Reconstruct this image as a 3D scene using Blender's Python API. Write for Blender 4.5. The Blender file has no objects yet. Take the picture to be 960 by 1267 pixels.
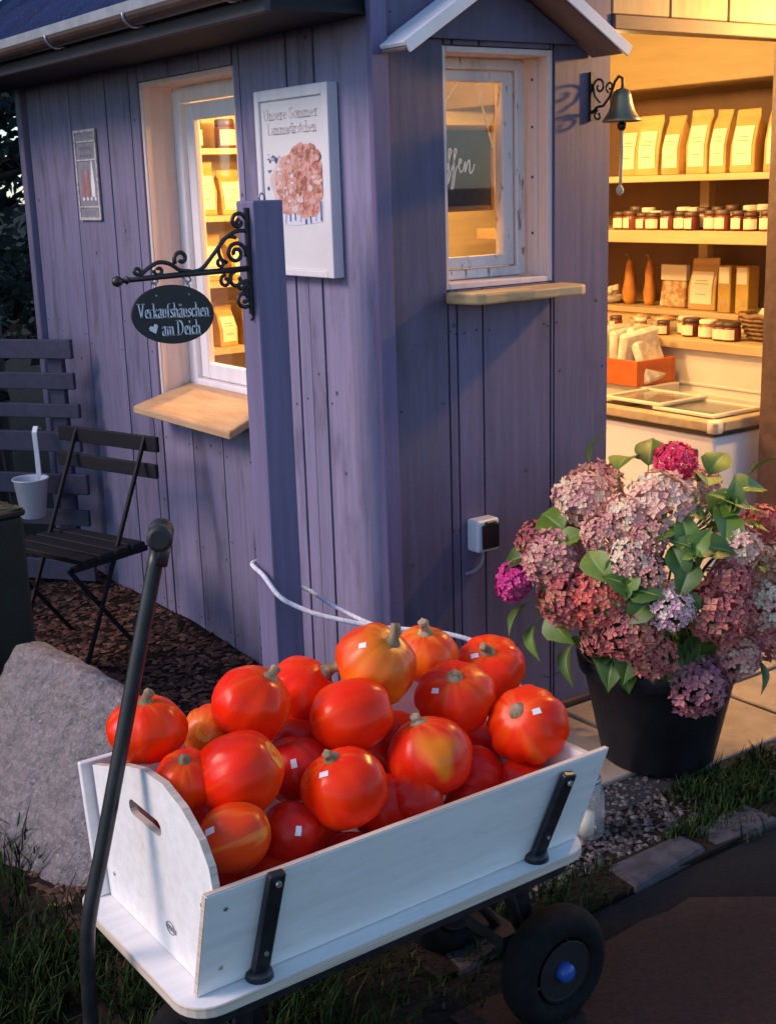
import bpy, math, random
from math import sin, cos, pi, radians, sqrt
from mathutils import Vector, Matrix, noise as mnoise
from mathutils.geometry import tessellate_polygon
rnd = random.Random(7)
SC = bpy.context.scene
COL = SC.collection

# ------------------------------------------------------------------ camera, sky, sun, exposure
CAM = Vector((-2.02, -2.845, 1.65))
yaw, pit, rol = radians(35.3049), radians(14.1975), radians(-1.8103)
fw = Vector((sin(yaw)*cos(pit), cos(yaw)*cos(pit), -sin(pit)))
rt0 = Vector((cos(yaw), -sin(yaw), 0)); up0 = rt0.cross(fw)
rt = rt0*cos(rol) + up0*sin(rol); up = -rt0*sin(rol) + up0*cos(rol)
cd = bpy.data.cameras.new('camera'); cam = bpy.data.objects.new('camera', cd); COL.objects.link(cam)
cd.sensor_fit = 'VERTICAL'; cd.sensor_height = 36; cd.sensor_width = 36
cd.lens = 36*1598.05/1267
cd.clip_start = .05; cd.clip_end = 2000
cam.matrix_world = Matrix(((rt.x, up.x, -fw.x, CAM.x), (rt.y, up.y, -fw.y, CAM.y), (rt.z, up.z, -fw.z, CAM.z), (0, 0, 0, 1)))
SC.camera = cam

SUN = Vector((-.76, .30, .57)).normalized()          # direction towards the sun
W = bpy.data.worlds.new('World'); SC.world = W; W.use_nodes = True
nt = W.node_tree; nt.nodes.clear()
sky = nt.nodes.new('ShaderNodeTexSky'); sky.sky_type = 'NISHITA'; sky.sun_disc = False
sky.sun_elevation = math.asin(SUN.z); sky.sun_rotation = math.atan2(SUN.x, SUN.y)
sky.dust_density = .3; sky.ozone_density = 5.0
bg = nt.nodes.new('ShaderNodeBackground'); bg.inputs['Strength'].default_value = .12
wo = nt.nodes.new('ShaderNodeOutputWorld')
nt.links.new(sky.outputs[0], bg.inputs[0]); nt.links.new(bg.outputs[0], wo.inputs[0])
sl = bpy.data.lights.new('sun', 'SUN'); sl.energy = 1.45; sl.angle = radians(24); sl.color = (1, .76, .68)
so = bpy.data.objects.new('sun', sl); COL.objects.link(so); so.location = (-6, 0, 6)
so.rotation_euler = SUN.to_track_quat('Z', 'Y').to_euler()
SC.view_settings.view_transform = 'Standard'; SC.view_settings.look = 'None'
SC.view_settings.exposure = 1.0; SC.view_settings.gamma = 1

# ------------------------------------------------------------------ materials
MATS = {}
def mat(name, col, rough=.6, c2=None, sc=(8, 8, 8), lo=.4, hi=.6, fac=1., detail=5, bump=0., bsc=None, bdist=.002,
        rand=0., metal=0., spec=.5, c3=None, sc3=(3, 3, 3), lo3=.55, hi3=.7, fac3=1., sss=0., coat=0., emit=None, estr=0., gen=False, rough2=None):
    m = bpy.data.materials.new(name); m.use_nodes = True; t = m.node_tree; N = t.nodes; L = t.links
    p = N['Principled BSDF']
    def rgb(c): return (c[0], c[1], c[2], 1)
    tc = N.new('ShaderNodeTexCoord')
    src = tc.outputs['Object']
    if rand:
        oi = N.new('ShaderNodeObjectInfo')
        add = N.new('ShaderNodeVectorMath'); add.operation = 'MULTIPLY_ADD'
        L.new(oi.outputs['Random'], add.inputs[0]); add.inputs[1].default_value = (7.3, 11.1, 5.7)
        L.new(src, add.inputs[2]); src = add.outputs[0]
    def nz(scale, det=detail, rough_=.6):
        mp = N.new('ShaderNodeMapping'); mp.inputs['Scale'].default_value = scale; L.new(src, mp.inputs[0])
        n = N.new('ShaderNodeTexNoise'); n.inputs['Scale'].default_value = 1; n.inputs['Detail'].default_value = det
        n.inputs['Roughness'].default_value = rough_
        L.new(mp.outputs[0], n.inputs['Vector']); return n.outputs['Fac']
    def ramp(f, lo, hi, k):
        r = N.new('ShaderNodeMapRange'); r.inputs[1].default_value = lo; r.inputs[2].default_value = hi
        r.inputs[3].default_value = 0; r.inputs[4].default_value = k; L.new(f, r.inputs[0]); return r.outputs[0]
    def mix(f, a, b):
        x = N.new('ShaderNodeMix'); x.data_type = 'RGBA'; L.new(f, x.inputs[0])
        for s, v in ((x.inputs[6], a), (x.inputs[7], b)):
            if isinstance(v, tuple): s.default_value = rgb(v)
            else: L.new(v, s)
        return x.outputs[2]
    out = None; f1 = None
    if c2 is not None:
        f1 = nz(sc); out = mix(ramp(f1, lo, hi, fac), tuple(col), tuple(c2))
    if c3 is not None:
        out = mix(ramp(nz(sc3), lo3, hi3, fac3), out if out is not None else tuple(col), tuple(c3))
    if rand:
        h = N.new('ShaderNodeHueSaturation')
        mr = N.new('ShaderNodeMapRange'); mr.inputs[3].default_value = 1-rand; mr.inputs[4].default_value = 1+rand
        L.new(oi.outputs['Random'], mr.inputs[0]); L.new(mr.outputs[0], h.inputs['Value'])
        if out is None: h.inputs['Color'].default_value = rgb(col)
        else: L.new(out, h.inputs['Color'])
        out = h.outputs[0]
    if out is None: p.inputs['Base Color'].default_value = rgb(col)
    else: L.new(out, p.inputs['Base Color'])
    p.inputs['Roughness'].default_value = rough; p.inputs['Metallic'].default_value = metal
    p.inputs['Specular IOR Level'].default_value = spec
    if rough2 is not None:
        r = N.new('ShaderNodeMapRange'); r.inputs[1].default_value = .35; r.inputs[2].default_value = .65
        r.inputs[3].default_value = rough; r.inputs[4].default_value = rough2
        L.new(nz((9, 9, 9)), r.inputs[0]); L.new(r.outputs[0], p.inputs['Roughness'])
    if coat: p.inputs['Coat Weight'].default_value = coat; p.inputs['Coat Roughness'].default_value = .12
    if sss:
        p.inputs['Subsurface Weight'].default_value = sss; p.inputs['Subsurface Radius'].default_value = (.01, .004, .002)
        p.inputs['Subsurface Scale'].default_value = .5
    if bump:
        b = N.new('ShaderNodeBump'); b.inputs['Strength'].default_value = bump; b.inputs['Distance'].default_value = bdist
        L.new(nz(bsc or sc, 6), b.inputs['Height']); L.new(b.outputs[0], p.inputs['Normal'])
    if emit:
        p.inputs['Emission Color'].default_value = rgb(emit); p.inputs['Emission Strength'].default_value = estr
    MATS[name] = m; return m

def pigment(name, col, amt):
    m = MATS[name]; t = m.node_tree; p = t.nodes['Principled BSDF']; a = t.nodes.new('ShaderNodeAttribute'); a.attribute_name = 'pigment'
    r = t.nodes.new('ShaderNodeMapRange'); r.inputs[1].default_value = .30; r.inputs[2].default_value = .85; r.inputs[4].default_value = amt
    x = t.nodes.new('ShaderNodeMix'); x.data_type = 'RGBA'; t.links.new(a.outputs['Fac'], r.inputs[0]); t.links.new(r.outputs[0], x.inputs[0])
    t.links.new(p.inputs['Base Color'].links[0].from_socket, x.inputs[6]); x.inputs[7].default_value = (*col, 1); t.links.new(x.outputs[2], p.inputs['Base Color'])
def glass_mat(name, tint=(1, 1, 1), rough=.02, ior=1.45, cloud=0):
    m = bpy.data.materials.new(name); m.use_nodes = True; t = m.node_tree; N = t.nodes; N.clear(); L = t.links
    tr = N.new('ShaderNodeBsdfTransparent'); tr.inputs[0].default_value = (*tint, 1)
    gl = N.new('ShaderNodeBsdfGlossy'); gl.inputs['Roughness'].default_value = rough
    lw = N.new('ShaderNodeLayerWeight'); lw.inputs[0].default_value = .5
    pw = N.new('ShaderNodeMath'); pw.operation = 'POWER'; pw.inputs[1].default_value = 4.5; L.new(lw.outputs['Facing'], pw.inputs[0])
    fr = N.new('ShaderNodeMath'); fr.operation = 'MULTIPLY_ADD'; fr.inputs[1].default_value = .8; fr.inputs[2].default_value = .03; L.new(pw.outputs[0], fr.inputs[0])
    mx = N.new('ShaderNodeMixShader'); o = N.new('ShaderNodeOutputMaterial')
    L.new(fr.outputs[0], mx.inputs[0]); L.new(tr.outputs[0], mx.inputs[1]); L.new(gl.outputs[0], mx.inputs[2])
    last = mx.outputs[0]
    if cloud:
        df = N.new('ShaderNodeBsdfDiffuse'); df.inputs[0].default_value = (.7, .7, .7, 1)
        m2 = N.new('ShaderNodeMixShader'); m2.inputs[0].default_value = cloud
        L.new(last, m2.inputs[1]); L.new(df.outputs[0], m2.inputs[2]); last = m2.outputs[0]
    L.new(last, o.inputs[0]); MATS[name] = m; return m

VW = (46, 46, 2.2)
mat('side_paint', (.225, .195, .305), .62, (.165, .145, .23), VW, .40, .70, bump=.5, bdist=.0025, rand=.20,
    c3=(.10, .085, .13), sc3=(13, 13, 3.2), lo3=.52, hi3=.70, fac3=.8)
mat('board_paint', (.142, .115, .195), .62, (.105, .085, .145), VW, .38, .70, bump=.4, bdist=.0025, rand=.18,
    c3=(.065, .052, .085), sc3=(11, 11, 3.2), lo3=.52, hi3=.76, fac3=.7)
mat('corner_paint', (.145, .112, .21), .55, (.12, .092, .18), VW, .4, .65, bump=.4, rand=.05)
mat('post_paint', (.175, .145, .25), .55, (.14, .118, .205), (40, 40, 2), .4, .65, bump=.4)
mat('gap_dark', (.015, .014, .02), .9)
mat('nail', (.03, .025, .025), .6)
mat('knot', (.05, .042, .05), .7, (.09, .08, .11), (60, 60, 30), .4, .6)
mat('trim_cream', (.78, .62, .56), .6, (.68, .52, .47), (30, 30, 3), .4, .7, bump=.3, c3=(.28, .20, .16), sc3=(40, 40, 6), lo3=.66, hi3=.72, fac3=.7)
mat('sash_white', (.82, .78, .80), .5, (.74, .70, .72), (20, 20, 4), .4, .7, bump=.15)
mat('sash_peeling', (.74, .67, .64), .65, (.30, .19, .15), (46, 46, 13), .60, .66, bump=.8, bdist=.003, c3=(.56, .48, .45), sc3=(15, 15, 5), lo3=.5, hi3=.7)
mat('sill_wood', (.58, .37, .20), .5, (.44, .26, .13), (30, 4, 30), .35, .65, bump=.2, c3=(.30, .17, .09), sc3=(8, 3, 8), lo3=.6, hi3=.75, fac3=.5)
mat('sill_live', (.62, .42, .20), .5, (.47, .29, .12), (4, 30, 30), .35, .65, bump=.3, c3=(.30, .17, .07), sc3=(5, 22, 20), lo3=.62, hi3=.7, fac3=.6)
mat('raw_wood', (.52, .36, .17), .6, (.40, .25, .11), (30, 30, 2.5), .35, .65, bump=.3, rand=.10, c3=(.25, .14, .06), sc3=(26, 26, 5), lo3=.68, hi3=.74, fac3=.6)
mat('brown_wood', (.16, .085, .055), .6, (.10, .055, .04), (4, 30, 30), .35, .65, bump=.3)
mat('cabinet_wood', (.24, .165, .07), .6, (.20, .135, .055), (3, 3, 22), .35, .65)
mat('lining', (.68, .53, .32), .6, (.6, .46, .27), (3, 3, 22), .35, .65, bump=.1)
mat('back_panel', (.22, .12, .065), .7, (.17, .09, .05), (10, 3, 3), .35, .65)
mat('shelf_wood', (.62, .44, .24), .5, (.5, .34, .17), (24, 2.5, 24), .35, .65)
mat('shop_white', (.72, .66, .56), .5, (.66, .6, .5), (5, 5, 5), .4, .6)
mat('roof_blue', (.022, .032, .10), .32, (.012, .018, .06), (6, 6, 6), .4, .65, bump=.3, bsc=(25, 25, 25), rough2=.55, c3=(.10, .12, .2), sc3=(60, 14, 60), lo3=.62, hi3=.7, fac3=.8)
mat('gutter', (.075, .045, .035), .4, (.05, .03, .025), (6, 6, 6), .4, .6)
mat('galv', (.42, .42, .45), .4, (.34, .34, .36), (18, 18, 18), .4, .6, metal=.6)
mat('eave_grey', (.055, .047, .052), .7, (.04, .035, .04), (30, 3, 30), .4, .6, bump=.2)
mat('eave_shade', (.014, .012, .013), .8)  # near-black: the deep shade under the eave is put into the colour
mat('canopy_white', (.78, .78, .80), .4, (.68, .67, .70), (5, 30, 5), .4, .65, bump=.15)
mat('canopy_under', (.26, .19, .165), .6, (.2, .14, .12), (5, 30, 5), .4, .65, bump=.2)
mat('iron', (.018, .014, .016), .42, (.035, .022, .018), (30, 30, 30), .45, .65, bump=.25, bdist=.001)
mat('brass', (.30, .22, .12), .38, (.17, .13, .085), (14, 14, 14), .4, .65, metal=.75)
mat('rope_white', (.76, .73, .76), .8, (.58, .55, .57), (90, 90, 90), .42, .6, bump=.6, bsc=(160, 160, 160), bdist=.002)
mat('cord_tan', (.55, .42, .28), .8)
mat('sign_black', (.012, .011, .014), .45)
mat('print_white', (.82, .80, .80), .6)
mat('poster_white', (.74, .71, .70), .38, (.70, .66, .66), (4, 4, 4), .4, .6)
mat('poster_frame', (.76, .72, .74), .45, (.68, .64, .66), (20, 20, 4), .4, .7)
mat('poster_side', (.52, .54, .66), .5)
mat('ink_pale', (.60, .53, .515), .6); mat('grey_blue', (.36, .38, .5), .6); mat('cloth_pale', (.66, .67, .74), .6); mat('meat_brown', (.30, .11, .07), .5, (.5, .22, .15), (60, 60, 60), .42, .58)
mat('ink_grey', (.26, .24, .27), .6)
mat('ink_red', (.40, .15, .12), .6)
mat('tin_grey', (.30, .28, .32), .5, (.24, .22, .25), (30, 30, 30), .4, .6)
mat('tin_edge', (.60, .54, .52), .5, (.35, .28, .26), (60, 60, 60), .48, .6)
mat('meat', (.50, .17, .12), .5, (.66, .36, .29), (42, 42, 42), .42, .56, c3=(.30, .08, .06), sc3=(60, 60, 60), lo3=.56, hi3=.62)
mat('meat_pale', (.68, .38, .32), .5, (.52, .2, .15), (50, 50, 50), .45, .6)
mat('plate', (.68, .52, .48), .4)
mat('navy', (.06, .075, .2), .6, (.15, .17, .33), (30, 30, 30), .4, .6)
mat('chalk_black', (.018, .017, .022), .8, (.035, .033, .04), (10, 10, 10), .4, .6)
mat('chalk_frame', (.24, .11, .05), .55)
mat('socket_white', (.66, .67, .70), .35)
mat('socket_black', (.012, .012, .016), .25)
mat('socket_brown', (.05, .03, .025), .4)
mat('cable_grey', (.30, .30, .36), .5)
mat('wagon_white', (.80, .77, .735), .45, (.72, .69, .655), (5, 40, 40), .4, .65, bump=.2, c3=(.50, .47, .42), sc3=(13, 13, 13), lo3=.60, hi3=.78, fac3=.45, rough2=.6)
mat('ply_edge', (.60, .50, .40), .6, (.48, .38, .29), (4, 4, 200), .42, .6)
mat('steel_black', (.010, .010, .012), .38, (.02, .019, .02), (30, 30, 30), .4, .6)
mat('tyre', (.006, .006, .0065), .85, (.010, .0095, .0095), (60, 60, 60), .4, .6, bump=.3, spec=.15)
mat('rim_dark', (.007, .007, .009), .55)
mat('hub_blue', (.02, .07, .30), .35)
mat('grip', (.014, .013, .014), .6)
mat('bolt', (.45, .42, .38), .4, metal=.8)
mat('pk_red', (.86, .020, .002), .22, (.88, .055, .004), (7, 7, 7), .45, .7, rand=.05, spec=.20, rough2=.38, bump=.12, bsc=(12, 12, 12),
    c3=(.84, .22, .012), sc3=(5, 5, 5), lo3=.64, hi3=.76, fac3=.8)
mat('pk_orange', (.80, .055, .004), .33, (.85, .17, .008), (6, 6, 6), .47, .60, rand=.05, spec=.28, bump=.15, bsc=(12, 12, 12),
    c3=(.88, .30, .02), sc3=(9, 9, 9), lo3=.62, hi3=.75, fac3=.6)
mat('pk_half', (.78, .022, .004), .33, (.86, .20, .008), (7, 5, 4), .55, .63, rand=.05, spec=.28, bump=.12, bsc=(12, 12, 12), detail=2)
mat('pk_shaded', (.66, .012, .005), .35, (.58, .022, .008), (7, 7, 7), .45, .7, rand=.08, spec=.28)  # darker copy of the red, with the heap's shade in its colour
pigment('pk_red', (.86, .14, .008), .55); pigment('pk_orange', (.88, .28, .015), .7); pigment('pk_half', (.86, .20, .010), .5); pigment('pk_shaded', (.66, .05, .01), .5)
mat('pk_scar', (.82, .17, .012), .35, (.86, .46, .05), (45, 45, 45), .45, .62)
mat('stem_dry', (.40, .285, .16), .9, (.20, .135, .065), (50, 50, 14), .4, .62, bump=.7, rand=.2)
mat('stem_green', (.24, .20, .085), .8, (.36, .27, .14), (50, 50, 14), .4, .62, bump=.7)
mat('sticker', (.78, .76, .74), .4)
mat('stone', (.26, .22, .215), .88, (.17, .145, .142), (26, 26, 60), .40, .62, bump=1., bsc=(50, 50, 70), bdist=.02, c3=(.36, .32, .31), sc3=(70, 70, 120), lo3=.56, hi3=.68, fac3=.8)
mat('soil', (.028, .017, .012), .95, (.02, .014, .011), (14, 14, 14), .4, .6, bump=1., bsc=(60, 60, 60), bdist=.01, spec=.1)
mat('turf_soil', (.009, .009, .005), .95, (.014, .011, .008), (8, 8, 8), .4, .6, bump=1., bsc=(50, 50, 50), bdist=.01, spec=.1)
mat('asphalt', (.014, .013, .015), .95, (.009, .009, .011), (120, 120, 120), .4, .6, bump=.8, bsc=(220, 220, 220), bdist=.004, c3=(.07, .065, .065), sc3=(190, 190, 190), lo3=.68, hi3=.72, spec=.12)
mat('brown_ground', (.052, .030, .025), .95, (.036, .023, .020), (90, 90, 90), .4, .6, bump=.9, bsc=(160, 160, 160), bdist=.006, c3=(.12, .09, .075), sc3=(210, 210, 210), lo3=.68, hi3=.72, spec=.12)
mat('paving', (.34, .27, .21), .8, (.27, .21, .16), (9, 9, 9), .4, .62, bump=.4, bsc=(60, 60, 60), c3=(.17, .13, .1), sc3=(22, 22, 22), lo3=.62, hi3=.72, fac3=.6)
mat('kerb_stone', (.07, .058, .065), .9, (.035, .03, .033), (16, 16, 16), .4, .62, bump=.9, bsc=(40, 40, 40), bdist=.006)
mat('gravel_a', (.075, .062, .062), .85); mat('gravel_b', (.035, .03, .03), .9); mat('gravel_c', (.14, .115, .105), .8)
mat('bark_a', (.12, .042, .024), .9); mat('bark_b', (.055, .022, .014), .9); mat('bark_c', (.19, .09, .052), .9)
mat('grass_a', (.006, .018, .004), .8, spec=.12); mat('grass_b', (.018, .040, .008), .8, spec=.12); mat('grass_c', (.045, .055, .014), .8, spec=.12)
mat('pot_dark', (.009, .009, .013), .5, (.018, .017, .022), (8, 8, 8), .4, .6, spec=.3)
mat('leaf_a', (.085, .155, .010), .5, (.12, .20, .018), (18, 18, 18), .4, .65)
mat('leaf_b', (.045, .095, .008), .5, (.07, .13, .014), (18, 18, 18), .4, .65)
mat('leaf_c', (.13, .20, .022), .5, (.20, .25, .04), (18, 18, 18), .4, .65)
mat('leaf_vein', (.16, .24, .07), .5)
mat('stalk', (.06, .09, .03), .7)
mat('bark_tree', (.11, .09, .08), .9, (.06, .05, .045), (12, 12, 3), .4, .6, bump=1., bdist=.01)
mat('fol_a', (.008, .016, .007), .85); mat('fol_b', (.013, .023, .009), .85); mat('fol_c', (.008, .016, .008), .85)
mat('slat_grey', (.05, .045, .08), .65, (.036, .033, .06), (3, 30, 30), .4, .65, bump=.3, rand=.1)
mat('chair_dark', (.013, .012, .016), .65, (.012, .011, .014), (30, 4, 30), .4, .6, rand=.1, spec=.2)
mat('bin_green', (.014, .017, .010), .7, (.010, .012, .008), (6, 6, 6), .4, .6)
mat('enamel', (.62, .62, .66), .3)
mat('dark_liquid', (.015, .02, .035), .08)
mat('moss', (.03, .045, .015), .9)
mat('freezer_white', (.82, .80, .79), .3)
mat('freezer_frame', (.50, .38, .24), .35, (.4, .3, .18), (3, 20, 20), .4, .6)
mat('freezer_dark', (.06, .045, .04), .4)
mat('freezer_rail', (.72, .62, .46), .35)
mat('kraft', (.56, .34, .12), .7, (.48, .28, .09), (9, 9, 9), .4, .6, rand=.12)
mat('kraft_y', (.52, .33, .07), .55, (.44, .26, .05), (9, 9, 9), .4, .6, rand=.08)
mat('label_cream', (.80, .70, .50), .6, rand=.05)
mat('label_print', (.42, .32, .2), .6)
mat('jam_red', (.18, .035, .02), .25, rand=.3); mat('jam_amber', (.42, .16, .03), .25, rand=.3)
mat('lid_dark', (.10, .06, .045), .4, rand=.3); mat('lid_cloth', (.72, .64, .50), .8, rand=.1)
mat('crate_orange', (.56, .13, .025), .55, (.46, .10, .02), (3, 18, 18), .4, .65)
mat('film', (.80, .74, .62), .22, (.55, .47, .36), (14, 14, 14), .42, .6)
mat('food_mix', (.45, .22, .08), .6, (.65, .5, .3), (40, 40, 40), .45, .55)
mat('wicker', (.30, .17, .075), .7, (.2, .11, .05), (60, 60, 60), .4, .6)
mat('squash_o', (.64, .28, .05), .4, (.55, .2, .03), (14, 14, 14), .4, .6)
mat('red_ribbon', (.5, .03, .03), .5)
mat('lamp_white', (.6, .6, .58), .4)
mat('bulb_glow', (1, .8, .5), .4, emit=(1, .62, .25), estr=6)
glass_mat('pane'); glass_mat('jar_glass', (.92, .94, .95), .05, 1.5, .18); glass_mat('freezer_glass', (.9, .9, .86), .04, 1.45, .10)
FLC = {'pale': ((0.850, 0.492, 0.356), (0.756, 0.369, 0.316), (0.850, 0.656, 0.435)), 'dusty': ((0.708, 0.301, 0.237), (0.610, 0.225, 0.217), (0.781, 0.437, 0.303)),
       'rose': ((0.610, 0.171, 0.145), (0.525, 0.130, 0.132), (0.683, 0.260, 0.184)), 'red': ((0.512, 0.109, 0.099), (0.427, 0.096, 0.105), (0.586, 0.219, 0.132)),
       'coral': ((0.708, 0.130, 0.092), (0.610, 0.109, 0.105), (0.732, 0.232, 0.119)), 'deep': ((0.586, 0.150, 0.132), (0.488, 0.116, 0.119), (0.683, 0.246, 0.158)),
       'lilac': ((0.805, 0.492, 0.488), (0.708, 0.383, 0.448), (0.850, 0.629, 0.527)), 'peach': ((0.756, 0.451, 0.264), (0.671, 0.328, 0.250), (0.805, 0.574, 0.303)),
       'mauve': ((.48, .17, .18), (.34, .11, .165), (.46, .20, .21)), 'hot': ((.80, .020, .11), (.72, .014, .08), (.84, .06, .18)),
       'mag': ((.76, .035, .28), (.68, .022, .24), (.82, .09, .34))}
for k, cs in FLC.items():
    for i, c in enumerate(cs): mat(f'petal_{k}_{i}', c, .6, tuple(x*.75 for x in c), (60, 60, 60), .4, .65)

# ------------------------------------------------------------------ mesh builder
WLOC = {}
class M:
    def __init__(s): s.v = []; s.f = []; s.m = []; s.sm = []
    def add(s, vs, fs, mi=0, smooth=False):
        o = len(s.v); s.v += [Vector(p) for p in vs]
        for f in fs: s.f.append([o+i for i in f]); s.m.append(mi); s.sm.append(smooth)
    def hexa(s, p, mi=0):     # 4 bottom (ccw), 4 top
        s.add(p, [(3, 2, 1, 0), (4, 5, 6, 7), (0, 1, 5, 4), (1, 2, 6, 5), (2, 3, 7, 6), (3, 0, 4, 7)], mi)
    def box(s, x0, x1, y0, y1, z0, z1, mi=0):
        s.hexa([(x0, y0, z0), (x1, y0, z0), (x1, y1, z0), (x0, y1, z0), (x0, y0, z1), (x1, y0, z1), (x1, y1, z1), (x0, y1, z1)], mi)
    def obox(s, c, ax, ay, az, hx, hy, hz, mi=0):
        c = Vector(c); ax = Vector(ax).normalized()*hx; ay = Vector(ay).normalized()*hy; az = Vector(az).normalized()*hz
        s.hexa([c-ax-ay-az, c+ax-ay-az, c+ax+ay-az, c-ax+ay-az, c-ax-ay+az, c+ax-ay+az, c+ax+ay+az, c-ax+ay+az], mi)
    def bar(s, a, b, w, t, upv=(0, 0, 1), mi=0):
        a = Vector(a); b = Vector(b); d = (b-a); u = Vector(upv); sd = d.cross(u).normalized(); n = sd.cross(d).normalized()
        s.obox((a+b)/2, d, sd, n, d.length/2, w/2, t/2, mi)
    def tube(s, pts, r, n=8, mi=0, caps=True, flat=None):
        pts = [Vector(p) for p in pts]; rs = r if isinstance(r, (list, tuple)) else [r]*len(pts)
        prev = None; rings = []; o = len(s.v)
        for i, p in enumerate(pts):
            t = (pts[min(i+1, len(pts)-1)] - pts[max(i-1, 0)]).normalized()
            if prev is None:
                a = Vector((0, 0, 1)) if abs(t.z) < .9 else Vector((1, 0, 0)); u = t.cross(a).normalized()
            else:
                u = (prev - t*prev.dot(t)).normalized()
            prev = u; w = t.cross(u)
            for k in range(n):
                a = 2*pi*k/n; s.v.append(p + u*cos(a)*rs[i] + w*sin(a)*rs[i])
        for i in range(len(pts)-1):
            for k in range(n):
                a = o+i*n+k; b = o+i*n+(k+1) % n
                s.f.append([a, b, b+n, a+n]); s.m.append(mi); s.sm.append(True)
        if caps:
            s.f.append([o+k for k in range(n)][::-1]); s.m.append(mi); s.sm.append(False)
            e = o+(len(pts)-1)*n; s.f.append([e+k for k in range(n)]); s.m.append(mi); s.sm.append(False)
    def lathe(s, prof, c=(0, 0, 0), axis=(0, 0, 1), n=20, mi=0, capb=True, capt=True, mis=None):
        c = Vector(c); z = Vector(axis).normalized(); a = Vector((1, 0, 0)) if abs(z.x) < .9 else Vector((0, 1, 0))
        x = z.cross(a).normalized(); y = z.cross(x); o = len(s.v)
        for r, h in prof:
            for k in range(n):
                t = 2*pi*k/n; s.v.append(c + z*h + x*cos(t)*r + y*sin(t)*r)
        for i in range(len(prof)-1):
            for k in range(n):
                p = o+i*n+k; q = o+i*n+(k+1) % n
                s.f.append([p, q, q+n, p+n]); s.m.append(mis[i] if mis else mi); s.sm.append(True)
        if capb: s.f.append([o+k for k in range(n)][::-1]); s.m.append(mis[0] if mis else mi); s.sm.append(False)
        if capt:
            e = o+(len(prof)-1)*n; s.f.append([e+k for k in range(n)]); s.m.append(mis[-1] if mis else mi); s.sm.append(False)
    def prism(s, poly, O, U, V, Nn, d, mi=0, hole=None, side=None):   # polygon in (u,v), thickness d along Nn, optional hole
        O, U, V, Nn = Vector(O), Vector(U), Vector(V), Vector(Nn)
        loops = [poly] + ([hole] if hole else [])
        tri = tessellate_polygon([[Vector((a, b, 0)) for a, b in lp] for lp in loops])
        flat = [p for lp in loops for p in lp]; n = len(flat)
        vs = [O+U*a+V*b for a, b in flat] + [O+U*a+V*b+Nn*d for a, b in flat]
        s.add(vs, [tuple(t) for t in tri] + [tuple(n+i for i in t[::-1]) for t in tri], mi)
        o = len(s.v)-2*n; st = 0
        for lp in loops:
            k = len(lp)
            for i in range(k):
                a = o+st+i; b = o+st+(i+1) % k
                s.f.append([a, b, b+n, a+n]); s.m.append(mi if side is None else side); s.sm.append(False)
            st += k
    def build(s, name, mats, parent=None, bevel=0., loc=None, smooth=None, seg=1, recalc=True):
        me = bpy.data.meshes.new(name)
        if parent is not None: off = WLOC[parent.name]
        elif loc is not None: off = Vector(loc)
        else:
            xs = [p.x for p in s.v]; ys = [p.y for p in s.v]; off = Vector(((min(xs)+max(xs))/2, (min(ys)+max(ys))/2, min(p.z for p in s.v)))
        me.from_pydata([p-off for p in s.v], [], s.f)
        if isinstance(mats, str): mats = [mats]
        for m in mats: me.materials.append(MATS[m])
        me.polygons.foreach_set('material_index', s.m)
        me.polygons.foreach_set('use_smooth', s.sm if smooth is None else [smooth]*len(s.f))
        if recalc:
            import bmesh
            b = bmesh.new(); b.from_mesh(me); bmesh.ops.recalc_face_normals(b, faces=b.faces); b.to_mesh(me); b.free()
        me.update()
        o = bpy.data.objects.new(name, me); COL.objects.link(o)
        if parent is not None: o.parent = parent
        else: o.location = off
        WLOC[o.name] = off
        if bevel:
            bv = o.modifiers.new('bevel', 'BEVEL'); bv.width = bevel; bv.segments = seg; bv.limit_method = 'ANGLE'; bv.angle_limit = radians(40)
        return o

def tag(o, label=None, cat=None, group=None, kind=None):
    if label: o['label'] = label
    if cat: o['category'] = cat
    if group: o['group'] = group
    if kind: o['kind'] = kind
    return o
def thing(name, loc, label, cat, group=None):
    o = bpy.data.objects.new(name, None); COL.objects.link(o); o.location = loc; o.empty_display_size = .1
    WLOC[o.name] = Vector(loc); return tag(o, label, cat, group)
def copy_tree(o, loc, rotz=0, label=None, group=None, scale=None):
    r = o.copy(); COL.objects.link(r); r.location = loc; r.rotation_euler = (0, 0, rotz)
    if scale: r.scale = scale
    if label: r['label'] = label
    if group: r['group'] = group
    def rec(src, dst):
        for ch in list(src.children):
            c = ch.copy(); COL.objects.link(c); c.parent = dst; rec(ch, c)
    rec(o, r); return r
def arc(cx, cz, r0, r1, a0, a1, n=16):       # spiral in a plane -> list of (u,v)
    return [(cx+(r0+(r1-r0)*i/n)*cos(radians(a0+(a1-a0)*i/n)), cz+(r0+(r1-r0)*i/n)*sin(radians(a0+(a1-a0)*i/n))) for i in range(n+1)]
def smooth_path(P, n=6):
    P = [Vector(p) for p in P]; out = []
    for i in range(len(P)-1):
        p0 = P[max(i-1, 0)]; p1 = P[i]; p2 = P[i+1]; p3 = P[min(i+2, len(P)-1)]
        for k in range(n):
            t = k/n; out.append(.5*((2*p1)+(p2-p0)*t+(2*p0-5*p1+4*p2-p3)*t*t+(3*p1-p0-3*p2+p3)*t**3))
    return out+[P[-1]]

# ------------------------------------------------------------------ ground
g = M(); S = 300; K = 8
g.add([(-S, -S, 0), (S, -S, 0), (S, S, 0), (-S, S, 0)], [(0, 1, 2, 3)])
tag(g.build('ground', 'turf_soil', loc=(0, 0, 0)), kind='structure')
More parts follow.
